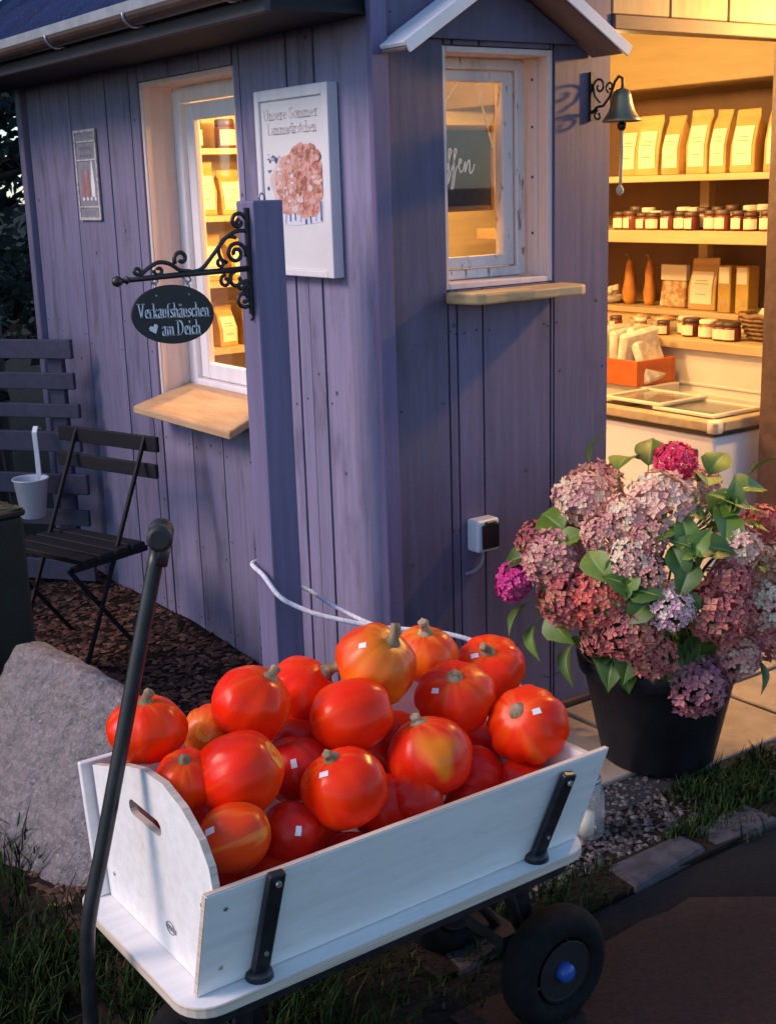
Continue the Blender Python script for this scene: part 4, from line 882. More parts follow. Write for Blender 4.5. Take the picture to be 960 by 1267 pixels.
for i in range(9):
    y = .89+.043*i; t = M(); tl = rnd.uniform(-.25, .25)
    t.obox((1.975+rnd.uniform(-.03, .03), y, .925+rnd.uniform(-.02, .035)), (1, rnd.uniform(-.4, .4), rnd.uniform(-.2, .2)), (0, 1, tl*2), (0, -tl*2, 1), .082, .021, .090); tag(t.build('plastic_pack', 'film', bevel=.010), ORD[i]+' clear plastic pack from the near end of the orange crate', 'pack', 'packs in the orange crate')
# freezer
fz = thing('chest_freezer', (1.85, .5, .03), 'white chest freezer with sliding glass lids just inside the shop opening', 'freezer')
fx0, fx1, fy0, fy1 = 1.545, 1.865, .165, .80
m = M(); m.box(fx0, fx1, fy0, fy1, .031, .745); m.build('body', 'freezer_white', fz, bevel=.012, seg=3)
m = M()
for (a, b_, c_, d_) in ((fx0-.022, fx0+.028, fy0-.022, fy1), (fx1-.02, fx1+.02, fy0-.022, fy1), (fx0+.0285, fx1-.0205, fy0-.022, fy0+.03), (fx0+.0285, fx1-.0205, fy1-.035, fy1)): m.box(a, b_, c_, d_, .762, .800)
m.build('top_frame', 'freezer_frame', fz, bevel=.006, seg=2)
m = M(); m.box(fx0-.012, fx1+.01, fy0-.012, fy1-.005, .7455, .7615); m.build('frame_seal', 'freezer_dark', fz)
m = M(); m.lathe([(.027, 0), (.029, .004), (.029, .040), (.024, .045)], (fx0+.004, fy0+.004, .758), n=16); m.build('corner_cap', 'freezer_rail', fz)
for nm, a, b_, zz in (('sliding_lid', fy0+.035, fy0+.33, .8015), ('sliding_lid', fy0+.29, fy1-.04, .814)):
    m = M(); frame_panel(m, 'x', 0, 0, 0, 0, 0, 0, (0, 0, 0, 0))
    for (x0, x1, y0_, y1_) in ((fx0+.032, fx0+.05, a, b_), (fx1-.042, fx1-.024, a, b_), (fx0+.0505, fx1-.0425, a, a+.02), (fx0+.0505, fx1-.0425, b_-.02, b_)): m.box(x0, x1, y0_, y1_, zz, zz+.012)
    ld = m.build(nm, 'freezer_rail', fz, bevel=.002)
    m = M(); m.box(fx0+.0505, fx1-.0425, a+.0205, b_-.0205, zz+.003, zz+.007); m.build('lid_glass', 'freezer_glass', ld)
m = M(); m.box(fx0-.004, fx0+.0, fy0+.075, fy0+.175, .665, .690); m.build('name_plate', 'freezer_dark', fz, bevel=.001)
m = M()
for i in range(9): m.box(fx0-.0052, fx0-.0042, fy0+.085+.009*i, fy0+.0905+.009*i, .674, .682)
m.build('plate_lettering', 'ink_pale', fz)
fg = M()
for i in range(10):
    fg.obox((fx0+.08+.07*(i % 3), fy0+.12+.09*(i//3), .745+.012), (1, .2, 0), (0, 1, 0), (0, 0, 1), .03, .04, .008, i % 2)
# back-wall shelves with goods, seen through the left window
b_s = thing('shelf_unit', (.9, 2.33, 0), 'wooden shelves on the back wall seen through the left window', 'shelves')
for zz in (.95, 1.24, 1.52, 1.80):
    m = M(); m.box(.30, 1.75, 2.20, 2.435, zz, zz+.024); m.build('shelf', 'shelf_wood', b_s)
for xx in (.29, 1.03, 1.75):
    m = M(); m.box(xx, xx+.02, 2.21, 2.43, .03, 1.98); m.build('upright', 'shelf_wood', b_s)
GB = 'packets on the back shelves'
bb = make_bag('paper_bag', .11, .09, .21, 'kraft_y', True, 'yellow paper bag on the back shelves seen through the left window', 'bag', GB)
bb.location = (.45, 2.31, 1.264); bb.rotation_euler = (0, 0, pi/2)
nb = {1.264: 'middle', 1.544: 'upper', .974: 'lowest'}
bb['label'] = 'first yellow paper bag on the middle back shelf seen through the left window'
for z, xs in ((1.264, (.58, .71, .84, .97, 1.12, 1.26)), (1.544, (.42, .56, .70, .83, .96, 1.12, 1.25, 1.40)), (.974, (.45, .6, .76, .90, 1.12, 1.28))):
    for q_, x in enumerate(xs): copy_tree(bb, (x, 2.31+rnd.uniform(-.02, .02), z), pi/2+rnd.uniform(-.2, .2), ORD[q_+(z == 1.264)]+' yellow paper bag on the '+nb[z]+' back shelf', scale=(1, rnd.uniform(.85, 1.1), rnd.uniform(.75, 1.08)))
for q_, x in enumerate((.50, .66, .82, .93, 1.13)): copy_tree(jd, (x, 2.30, 1.824), pi/2, ORD[q_]+' tall jar on the top back shelf seen through the left window', 'jars on the back shelves', scale=(1.4, 1.4, 1.6))

# ------------------------------------------------------------------ wagon
wg = thing('handcart', (-.84, -1.0, 0), 'white plywood handcart with black straps, loaded with red pumpkins', 'handcart')
zb = .405; Yf, Yb = -1.170, -.800; XL, XR = -1.243, -.418
def rrect(x0, x1, y0, y1, r, n=6):
    out = []
    for cx, cy, a in ((x1-r, y1-r, 0), (x0+r, y1-r, 90), (x0+r, y0+r, 180), (x1-r, y0+r, 270)):
        out += [(cx+r*cos(radians(a+90*i/n)), cy+r*sin(radians(a+90*i/n))) for i in range(n+1)]
    return out
m = M(); m.prism(rrect(-1.276, -.408, -1.222, -.750, .06), (0, 0, zb-.020), (1, 0, 0), (0, 1, 0), (0, 0, 1), .020, side=1); m.build('base_board', ['wagon_white', 'ply_edge'], wg, bevel=.002)
m = M(); m.prism(rrect(-1.262, -.438, -1.206, -.766, .05), (0, 0, zb-.045), (1, 0, 0), (0, 1, 0), (0, 0, 1), .0245, hole=rrect(-1.23, -.47, -1.175, -.797, .03)); m.build('frame', 'steel_black', wg)
t_ = .013; Yt = -1.222; zt = .607
m = M(); m.hexa([(XL, Yf-t_, zb+.001), (XR, Yf-t_, zb+.001), (XR, Yf, zb+.001), (XL, Yf, zb+.001), (XL+.002, Yt-t_, zt), (-.385, Yt-t_, zt-.004), (-.385, Yt, zt-.004), (XL+.002, Yt, zt)])
fp = m.build('front_panel', 'wagon_white', wg, bevel=.0015)
m = M(); m.hexa([(XL+.002, Yt-t_+.001, zt+.0005), (-.385, Yt-t_+.001, zt-.0035), (-.385, Yt-.001, zt-.0035), (XL+.002, Yt-.001, zt+.0005), (XL+.002, Yt-t_+.001, zt+.0015), (-.385, Yt-t_+.001, zt-.0025), (-.385, Yt-.001, zt-.0025), (XL+.002, Yt-.001, zt+.0015)])
m.hexa([(XL-.0012, Yf-t_+.001, zb+.002), (XL-.0003, Yf-t_+.001, zb+.002), (XL-.0003, Yf-.001, zb+.002), (XL-.0012, Yf-.001, zb+.002), (XL+.0008, Yt-t_+.001, zt-.001), (XL+.0017, Yt-t_+.001, zt-.001), (XL+.0017, Yt-.001, zt-.001), (XL+.0008, Yt-.001, zt-.001)])
m.build('ply_edging', 'ply_edge', fp)
m = M(); m.hexa([(XL, Yb, zb+.001), (XR, Yb, zb+.001), (XR, Yb+t_, zb+.001), (XL, Yb+t_, zb+.001), (XL+.002, Yb+.040, .655), (-.385, Yb+.040, .650), (-.385, Yb+.040+t_, .650), (XL+.002, Yb+.040+t_, .655)]); m.build('back_panel', 'wagon_white', wg, bevel=.0015)
ys0 = lambda z: Yf+(Yt-Yf)*(z-zb)/(zt-zb)+.002
arch = [(-1.168, zb+.001), (ys0(.607)+.0, .607), (-1.212, .640), (-1.185, .675), (-1.13, .708), (-1.064, .726), (-.987, .722), (-.91, .702), (-.84, .674), (-.772, .652), (Yb-.002, zb+.001)]
slot = [(-.985+.048*c_+.014*cos(a), .634+.014*sin(a)) for c_, a in [(1, radians(-90+30*i)) for i in range(7)]+[(-1, radians(90+30*i)) for i in range(7)]]
for nm, x0, sx in (('end_board', -1.222, 1), ('end_board', -.432, 1)):
    m = M(); m.prism(arch if x0 < -1 else [(y, min(z, .60)) for y, z in arch if True][:3]+[(-.772, .598), (Yb-.002, zb+.001)], (x0, 0, 0), (0, 1, 0), (0, 0, 1), (1, 0, 0), t_, hole=slot if x0 < -1 else None, side=1)
    m.build(nm, ['wagon_white', 'ply_edge'], wg)
m = M()
for (a, b_) in ((-1.052, .462), (-1.047, .466)): pass
em = [(-.02, -.004), (-.012, .006), (0, .009), (.012, .006), (.02, -.004)]
for i in range(5): m.box(-1.2234, -1.2222, -1.075+.008*i, -1.070+.008*i, .456, .464)
m.tube([(-1.2228, -1.055+.015*cos(t), .460+.011*sin(t)) for t in [2*pi*i/14 for i in range(15)]], .0010, 4, caps=False); m.build('stamp', 'ink_grey', wg)
m = M()
for z_, y_ in ((.44, -1.155), (.50, -1.165), (.56, -1.178), (.46, -.83), (.56, -.82)): m.lathe([(.0045, 0), (.0035, .0012)], (-1.2222, y_, z_), (-1, 0, 0), 8)
m.build('screw_heads', 'bolt', wg)['kind'] = 'stuff'
m = M()
for z_ in (.45, .57): m.lathe([(.0045, 0), (.0035, .0014)], (-1.205, Yf-t_+(Yt-Yf)*(z_-zb)/(zt-zb)-.0002, z_), (0, -1, -.25), 8)
m.build('screw_heads', 'bolt', fp)['kind'] = 'stuff'
def stake(yb_, yt_, xb, xt, ztop, out):
    q = M(); a = Vector((xb, yb_+out*.010, zb+.004)); b_ = Vector((xt, yt_+out*.010, ztop)); q.bar(a, b_, .030, .016, (0, 1, 0)); st = q.build('strap', 'steel_black', wg, bevel=.004, seg=2)
    q = M(); q.lathe([(.024, 0), (.022, .012), (.015, .016)], (xb, yb_+out*.010, zb+.0005), n=16); q.build('socket_foot', 'steel_black', st)
    q = M(); dd = (b_-a).normalized(); q.lathe([(.006, 0), (.005, .005)], b_-dd*.018+Vector((0, out*.009, 0)), (0, out, 0), 8); st2 = q; q.build('bolt_head', 'bolt', st); q = M(); q.lathe([(.004, 0), (.004, .003)], a+dd*.05+Vector((0, out*.009, 0)), (0, out, 0), 8); q.build('bolt_head', 'bolt', st)
for xb, xt in ((-1.136, -1.122), (-.532, -.497)): stake(Yf-t_, Yt-t_, xb, xt, .612 if xb < -1 else .590, -1)
for xb, xt in ((-1.112, -1.09), (-.512, -.475)): stake(Yb+t_, Yb+.04+t_, xb, xt, .64, 1)
# undercarriage
for xx in (-1.13, -.47):
    m = M(); m.tube([(xx, -1.13, .128), (xx, -.84, .128)], .012, 8); m.bar((xx, -1.05, .135), (xx, -.93, .135), .05, .03)
    m.bar((xx-.02 if xx > -1 else xx+.02, -1.09, .36), (xx, -1.09, .13), .035, .012, (0, 1, 0)); m.bar((xx-.02 if xx > -1 else xx+.02, -.90, .36), (xx, -.90, .13), .035, .012, (0, 1, 0)); m.build('axle', 'steel_black', wg)
m = M(); m.tube([(-.58, -1.15, .37), (-.49, -1.09, .20)], .012, 8); m.tube([(-.95, -1.0, .37), (-.55, -1.0, .26), (-.47, -1.0, .15)], .012, 8); m.build('brace', 'steel_black', wg)
def wheel(x, y, sgn):
    r0 = .126; q = M(); prf = []
    for i in range(15):
        a = 2*pi*i/14; prf.append((.090+.036*cos(a)*(1 if cos(a) > 0 else .8), .040*sin(a)))
    q.lathe(prf, (x, y, r0), (0, 1, 0), 40, capb=False, capt=False)
    ty = q.build('wheel', 'tyre', wg)
    q = M(); q.lathe([(.060, -.030), (.066, -.034), (.062, -.026), (.030, -.012), (.030, .012), (.062, .026), (.066, .034), (.060, .030)], (x, y, r0), (0, 1, 0), 28); q.build('rim', 'rim_dark', ty)
    q = M(); q.lathe([(.020, .010), (.020, .040), (.015, .047), (.004, .050)], (x, y, r0), (0, sgn, 0), 20); q.build('hub_cap', 'hub_blue', ty)
for x in (-1.13, -.452):
    wheel(x, -1.155 if x > -.9 else -1.18, -1); wheel(x, -.83 if x > -.9 else -.95, 1)
# drawbar
m = M()
dbp = smooth_path([(-1.13, -.985, .130), (-1.345, -.985, .215), (-1.349, -.985, .30), (-1.342, -.984, .44), (-1.328, -.983, .51), (-1.300, -.982, .60), (-1.233, -.98, .83), (-1.158, -.98, 1.09)], 6)
m.tube(dbp, .0130, 12); db = m.build('drawbar', 'steel_black', wg)
q = M(); gx = Vector((.45, .85, -.05)).normalized(); gc = Vector((-1.152, -.98, 1.112)); q.lathe([(.015, -.040), (.021, -.036), (.021, -.014), (.017, -.011), (.017, .016), (.021, .019), (.021, .038), (.015, .042)], gc, gx, 20); q.lathe([(.016, -.015), (.016, .02)], gc+Vector((-.005, 0, -.035)), (.28, 0, 1), 12); q.build('hand_grip', 'grip', db)

# ------------------------------------------------------------------ pumpkins
def pumpkin(name, c, R, ax, sq, col, lab, ribs=11, ribd=.04, dim=.10, stem=None, scar=0, sticker=None, pear=0, seed=0, name_='pumpkin'):
    c = Vector(c); z = Vector(ax).normalized(); x = z.orthogonal().normalized(); y = z.cross(x)
    t = thing('pumpkin', (c.x, c.y, c.z-R*.95), lab, 'pumpkin', 'pumpkins heaped in the handcart')
    m = M(); NU, NV = 44, 24; vs = []
    fa = sq*.95
    def surf(u, v):   # v 0..pi from stem end
        rr = sin(v); hh = cos(v)
        rib = 1-ribd*(1.6*(1-abs(cos(u*ribs/2+.8*mnoise.noise(Vector((cos(u)+seed, sin(u), 0)))))**.5))*rr**.6
        lump = 1+.08*mnoise.noise(Vector((cos(u)*rr*1.3+seed, sin(u)*rr*1.3, hh*1.3)))
        top = dim*math.exp(-(v/.33)**2); bot = dim*.8*math.exp(-((pi-v)/.36)**2)
        pr = 1+pear*hh*.18
        return (x*cos(u)+y*sin(u))*(R*rr*rib*lump*pr)+z*(R*fa*(hh-top+bot)*lump)
    for j in range(NV+1):
        v = pi*j/NV
        for i in range(NU): vs.append(c+surf(2*pi*i/NU, max(.001, min(pi-.001, v))))
    fs = [(j*NU+i, (j+1)*NU+i, (j+1)*NU+(i+1) % NU, j*NU+(i+1) % NU) for j in range(NV) for i in range(NU)]
    m.add(vs, fs, 0, True); bo = m.build('body', col, t, recalc=False)
    at_ = bo.data.attributes.new('pigment', 'FLOAT', 'POINT')
    vals = []
    for j in range(NV+1):
        v = pi*j/NV
        for i in range(NU):
            u = 2*pi*i/NU
            st = mnoise.noise(Vector((cos(u)*3.2+seed, sin(u)*3.2, v*.55)))*.75+mnoise.noise(Vector((cos(u)*8+seed, sin(u)*8, v*1.1)))*.45
            vals.append(max(0, min(1, .22+st*1.1+.50*math.exp(-(v/.55)**2)-.08*v)))
    at_.data.foreach_set('value', vals)
    top = c+surf(0, .02)
    if stem:
        q = M(); L_ = R*stem*.85; w_ = R*(.12 if stem < .6 else .15)
        bend = x*rnd.uniform(-.5, .5)+y*rnd.uniform(-.5, .5); pts = [top-z*.004+z*(L_*k/5)+bend*(L_*(k/5)**2) for k in range(6)]
        n = 10; o = 0
        q.tube(pts, [w_*1.5, w_*1.05, w_*.85, w_*.80, w_*.95, w_*.72], 10)
        for k in range(len(q.v)):
            i = k % 10; q.v[k] += (q.v[k]-pts[k//10])*(.28 if i % 2 else -.12)
        q.lathe([(w_*1.9, -.004), (w_*1.55, .002), (w_*1.1, .006), (w_*.7, .008)], top, z, 14)
        for k in range(len(q.v)-56, len(q.v)): q.v[k] += (x*mnoise.noise(q.v[k]*60)+y*mnoise.noise(q.v[k]*60+Vector((3, 3, 3))))*w_*.35
        q.build('stem', 'stem_dry', t)
    if scar and not stem:
        q = M(); n = 20; ring = lambda v, k: [c+surf(2*pi*i/n, v*(1+.22*mnoise.noise(Vector((cos(2*pi*i/n)*1.5, sin(2*pi*i/n)*1.5, seed+k)))))*(1.006) for i in range(n)]
        r0 = ring(.07, 0); r1 = ring(scar*.55, 1); r2 = ring(scar, 2)
        q.add(r0+r1+r2, [(i, n+i, n+(i+1) % n, (i+1) % n) for i in range(n)]+[(n+i, 2*n+i, 2*n+(i+1) % n, n+(i+1) % n) for i in range(n)], 0, True); q.build('blossom_scar', 'pk_scar', t, recalc=False)
    if sticker:
        # sticker: small curved label; direction given in world space
        d = Vector(sticker).normalized(); rg = Vector((.78, -.62, .12+.25*sin(seed))).normalized(); rg = (rg-d*rg.dot(d)).normalized(); ug = d.cross(rg)
        def sf(e):
            e = e.normalized(); return surf(math.atan2(e.dot(y), e.dot(x)), math.acos(max(-1, min(1, e.dot(z)))))
        kx_, ky_ = (.011/R, .017/R) if col == 'pk_shaded' else (.017/R, .011/R)
        q = M(); g_ = [[c+sf(d+rg*kx_*a+ug*ky_*b_)*1.008 for a in (-.5, 0, .5)] for b_ in (-.5, 0, .5)]
        q.add([p for r_ in g_ for p in r_], [(i*3+j, i*3+j+1, i*3+j+4, i*3+j+3) for i in range(2) for j in range(2)], 0, True); q.build('price_sticker', 'sticker', t, recalc=False)
    return t
VC = lambda c, dx, dz: (Vector((-.53, -.70, .28))+Vector((.8, -.58, 0))*dx+Vector((0, 0, 1))*dz)
PKS = [
 ('1', (-1.158, -.880, .740), .0707, (-.07, -.10, .99), .86, 'pk_red', 'red pumpkin resting on the wagon corner behind the drawbar', dict(stem=.42)),
 ('2', (-1.021, -.840, .683), .0500, (-.5, -.6, .3), .95, 'pk_orange', 'small yellowish pumpkin wedged between two red ones at the left', dict(scar=.35)),
 ('3', (-.971, -.920, .750), .0745, (.44, -.37, .82), .95, 'pk_red', 'round red pumpkin left of centre in the upper row', dict(stem=.42, scar=.5)),
 ('4', (-.816, -.840, .708), .0720, (.67, -.44, .60), .92, 'pk_red', 'red pumpkin with a long curled dry stem at the back', dict(stem=.72, scar=.45)),
 ('5', (-.805, -.990, .704), .0710, (.92, -.36, .15), 1.22, 'pk_red', 'elongated red pumpkin lying sideways in the middle of the heap', dict(scar=.35, ribd=.022)),
 ('6', (-.698, -.925, .762), .0810, (.22, -.56, .80), .88, 'pk_orange', 'large orange pumpkin with yellow streaks on top of the heap', dict(stem=.5, sticker=VC(0, -.35, .8), ribd=.035)),
 ('7', (-.510, -.830, .708), .0680, (-.12, -.19, .98), .85, 'pk_orange', 'orange pumpkin with a thick pale stem at the back', dict(stem=.62, ribd=.05)),
 ('8', (-.379, -.880, .658), .0770, (-.41, -.32, .85), .85, 'pk_red', 'red ribbed pumpkin at the back right with a sticker', dict(stem=.45, sticker=VC(0, -.75, .9), ribd=.05)),
 ('9', (-.552, -.980, .670), .0790, (-.32, -.40, .86), .90, 'pk_red', 'red pumpkin with a white sticker right of the topmost one', dict(stem=.22, sticker=VC(0, -.7, .45), ribd=.045)),
 ('10', (-.466, -1.095, .625), .0810, (-.64, -.25, .73), .90, 'pk_red', 'ribbed red pumpkin at the right end above the strap', dict(stem=.16, sticker=VC(0, .15, .62), ribd=.06, scar=.28)),
 ('11', (-.698, -1.090, .627), .0800, (-.20, .30, .93), .98, 'pk_half', 'red pumpkin with an orange right side by the front edge', dict(stem=.3, ribd=.028)),
 ('12', (-.909, -1.120, .642), .0760, (-.35, .04, .94), .98, 'pk_red', 'red pumpkin with a short pale stem in the front row', dict(stem=.35, sticker=VC(0, -.65, .75), ribd=.026)),
 ('13', (-1.070, -1.045, .690), .0720, (.66, -.55, .50), 1.14, 'pk_red', 'oval glossy red pumpkin with a yellow blossom scar', dict(scar=.36, ribd=.02)),
 ('14', (-1.148, -1.000, .684), .0571, (-.18, -.34, .92), .98, 'pk_red', 'small red pumpkin leaning on the arched end board', dict(stem=.26)),
 ('15', (-1.128, -1.122, .624), .0560, (.80, -.40, .30), 1.18, 'pk_orange', 'small oval pumpkin with a yellow spot in the front left corner', dict(scar=.22, sticker=VC(0, -.8, .5), ribd=.02)),
 ('16', (-1.012, -1.100, .583), .0560, (-.64, .37, .67), .95, 'pk_shaded', 'shade-toned red pumpkin low at the front with a white label', dict(sticker=VC(0, .42, .25))),
 ('17', (-.922, -.980, .629), .0640, (-.25, .24, .94), 1.0, 'pk_shaded', 'shade-toned red pumpkin deep in the gap with a white label', dict(sticker=VC(0, .05, .35))),
 ('18', (-.575, -1.060, .535), .0640, (-.77, .27, .58), .95, 'pk_shaded', 'shade-toned red pumpkin half hidden under the one at the right end', dict(stem=.3)),
 ('19', (-.805, -1.085, .560), .0620, (-.38, -.11, .92), .95, 'pk_shaded', 'shade-toned red pumpkin low between the two front ones', dict()),
 ('20', (-.62, -.86, .56), .066, (.1, -.3, .95), .9, 'pk_shaded', 'shade-toned red pumpkin buried beneath the topmost orange one', dict()),
 ('21', (-.95, -.86, .58), .068, (.1, -.3, .95), .9, 'pk_shaded', 'shade-toned red pumpkin buried at the back left of the heap', dict()),
 ('22', (-1.10, -.90, .56), .064, (.1, -.3, .95), .9, 'pk_shaded', 'shade-toned red pumpkin buried behind the small leaning one', dict()),
 ('23', (-.47, -.93, .53), .064, (.1, -.3, .95), .9, 'pk_shaded', 'shade-toned red pumpkin buried under the two at the right', dict()),
 ('24', (-1.10, -1.06, .50), .062, (.1, -.3, .95), .9, 'pk_shaded', 'shade-toned red pumpkin at the bottom of the front left corner', dict()),
 ('25', (-.92, -1.06, .485), .062, (.1, -.3, .95), .9, 'pk_shaded', 'shade-toned red pumpkin at the very bottom in the front middle', dict()),
 ('27', (-.62, -1.115, .495), .062, (.1, -.3, .95), .9, 'pk_shaded', 'shade-toned red pumpkin low by the front panel left of the right strap', dict()),
 ('28', (-.74, -1.11, .48), .058, (.1, -.3, .95), .9, 'pk_shaded', 'shade-toned red pumpkin at the bottom below the half orange one', dict()),
 ('29', (-.50, -1.09, .48), .06, (.1, -.3, .95), .9, 'pk_shaded', 'shade-toned red pumpkin at the bottom of the right end', dict()),
 ('30', (-.865, -.900, .625), .068, (.1, -.3, .95), .9, 'pk_shaded', 'shade-toned red pumpkin buried behind the elongated one', dict()),
 ('31', (-1.06, -1.118, .515), .058, (.1, -.3, .95), .9, 'pk_shaded', 'shade-toned red pumpkin low at the front beside the oval one', dict()),
 ('32', (-.90, -1.125, .50), .055, (.1, -.3, .95), .9, 'pk_shaded', 'shade-toned red pumpkin at the front panel below the front row', dict()),
 ('33', (-.625, -1.005, .600), .062, (.1, -.3, .95), .9, 'pk_shaded', 'red pumpkin wedged below the topmost orange one and its right neighbour', dict()),
 ('34', (-.50, -1.12, .525), .055, (.1, -.3, .95), .9, 'pk_shaded', 'red pumpkin low by the front panel at the right end', dict()),
 ('35', (-.760, -1.120, .575), .055, (.1, -.3, .95), .9, 'pk_shaded', 'red pumpkin low between the half orange one and the front middle one', dict()),
 ('26', (-.77, -.96, .56), .062, (.1, -.3, .95), .9, 'pk_shaded', 'shade-toned red pumpkin buried under the elongated one', dict())]
for i, (nme, c, R_, ax, sq, col, lab, kw) in enumerate(PKS): pumpkin(nme, c, R_, ax, sq, col, lab, seed=i*3.7, **kw)

# ------------------------------------------------------------------ flower pot and hydrangea
pot = thing('flower_pot', (.54, -.47, 0), 'tall tapered black flower pot standing on the paving by the shop opening', 'flower pot')
m = M(); m.lathe([(.145, .0), (.160, .012), (.214, .272), (.219, .274), (.228, .277), (.236, .318), (.231, .324), (.219, .322), (.210, .28)], (.600, -.46, .022), n=48, capt=False); m.build('shell', 'pot_dark', pot)
m = M(); m.lathe([(.21, 0), (.20, .02), (.05, .035)], (.600, -.46, .305), n=24); m.build('soil', 'soil', pot)
hy = thing('hydrangea', (.55, -.46, .36), 'hydrangea bush with dusty pink flower heads in the black pot', 'hydrangea')
CB = Vector((.60, -.42, .58))
def floret_head(col, seed, dens=1.0):
    r = random.Random(seed); m = M(); n = int(115*dens)
    for i in range(n):
        zc = 1-1.75*(i+.5)/n; a = i*2.39996+r.uniform(-.25, .25); rr = sqrt(max(0, 1-zc*zc)); d = Vector((rr*cos(a), rr*sin(a), zc*.86))
        d *= 1+r.uniform(-.13, .08); nn = (d.normalized()+Vector((r.uniform(-.3, .3), r.uniform(-.3, .3), r.uniform(-.1, .4)))).normalized()
        u = nn.orthogonal().normalized(); v = nn.cross(u); t0 = r.uniform(0, pi); s = r.uniform(.20, .28); mi = r.choice((0, 0, 1, 2))
        for k in range(4):
            t = t0+k*pi/2+r.uniform(-.15, .15); e = u*cos(t)+v*sin(t); f = u*cos(t+pi/2)+v*sin(t+pi/2); cu = r.uniform(.0, .5)
            m.add([d, d+e*s*.55+f*s*.42+nn*s*.10, d+e*s*1.02+nn*s*cu, d+e*s*.55-f*s*.42+nn*s*.10, d+e*s*.5-nn*s*.06], [(0, 1, 4), (1, 2, 4), (2, 3, 4), (3, 0, 4)], mi)
        m.add([d+nn*.03+u*.022, d+nn*.03+v*.022, d+nn*.03-u*.022, d+nn*.03-v*.022], [(0, 1, 2, 3)], 2)
    return m
FLW = [('pale',(0.376,-0.380,0.809),0.081),('pale',(0.471,-0.572,0.818),0.087),('hot',(0.650,-0.455,0.885),0.056),('pale',(0.378,-0.538,0.788),0.063),('mag',(0.255,-0.235,0.570),0.055),('dusty',(0.254,-0.394,0.671),0.078),('red',(0.244,-0.466,0.582),0.077),('coral',(0.267,-0.542,0.587),0.072),('pale',(0.329,-0.595,0.701),0.056),('dusty',(0.350,-0.638,0.667),0.046),('rose',(0.323,-0.597,0.511),0.080),('lilac',(0.390,-0.681,0.578),0.060),('deep',(0.526,-0.731,0.547),0.084),('pale',(0.604,-0.718,0.707),0.061),('coral',(0.782,-0.661,0.718),0.057),('peach',(0.734,-0.716,0.643),0.050),('pale',(0.706,-0.718,0.529),0.070),('rose',(0.740,-0.709,0.426),0.066),('mauve',(0.520,-0.672,0.325),0.080),('red',(0.306,-0.262,0.684),0.054),('dusty',(0.385,-0.609,0.749),0.050),('deep',(0.558,-0.740,0.626),0.055),('dusty',(0.318,-0.510,0.750),0.055),('rose',(0.307,-0.509,0.462),0.047),('pale',(0.836,-0.708,0.557),0.076),('rose',(0.807,-0.762,0.460),0.071),('dusty',(0.898,-0.694,0.681),0.076),
       ('rose', (.40, -.62, .42), .058), ('dusty', (.62, -.72, .40), .06), ('dusty', (.55, -.25, .80), .07), ('pale', (.80, -.40, .78), .07), ('rose', (.95, -.45, .60), .075), ('dusty', (.40, -.22, .62), .06)]
HM = {}
for i, (k, p, r_) in enumerate(FLW):
    key = (k, i % 3)
    if key not in HM:
        mm = floret_head(k, 100+i, .7 if r_ < .055 else 1.0); o = mm.build('flower_head', [f'petal_{k}_{j}' for j in range(3)], hy, recalc=False)
        o.data.transform(Matrix.Translation(WLOC[hy.name])); HM[key] = o.data
    else:
        o = bpy.data.objects.new('flower_head', HM[key]); COL.objects.link(o); o.parent = hy
    P = Vector(p); o.location = P-WLOC[hy.name]; out = (P-CB).normalized()
    o.rotation_euler = (out*.75+Vector((0, 0, .6))).to_track_quat('Z', 'Y').to_euler(); o.scale = (r_*1.03,)*3
    if k == 'hot': o['label'] = 'bright pink flower head at the top'
    if k == 'mag': o['label'] = 'bright magenta flower head at the left'
    q = M(); q.tube(smooth_path([P-out*r_*.4, P*.6+CB*.4-Vector((0, 0, .05)), Vector((.55+(P.x-.55)*.2, -.46+(P.y+.46)*.2, .36))], 4), .004, 5); q.build('stalk', 'stalk', hy)
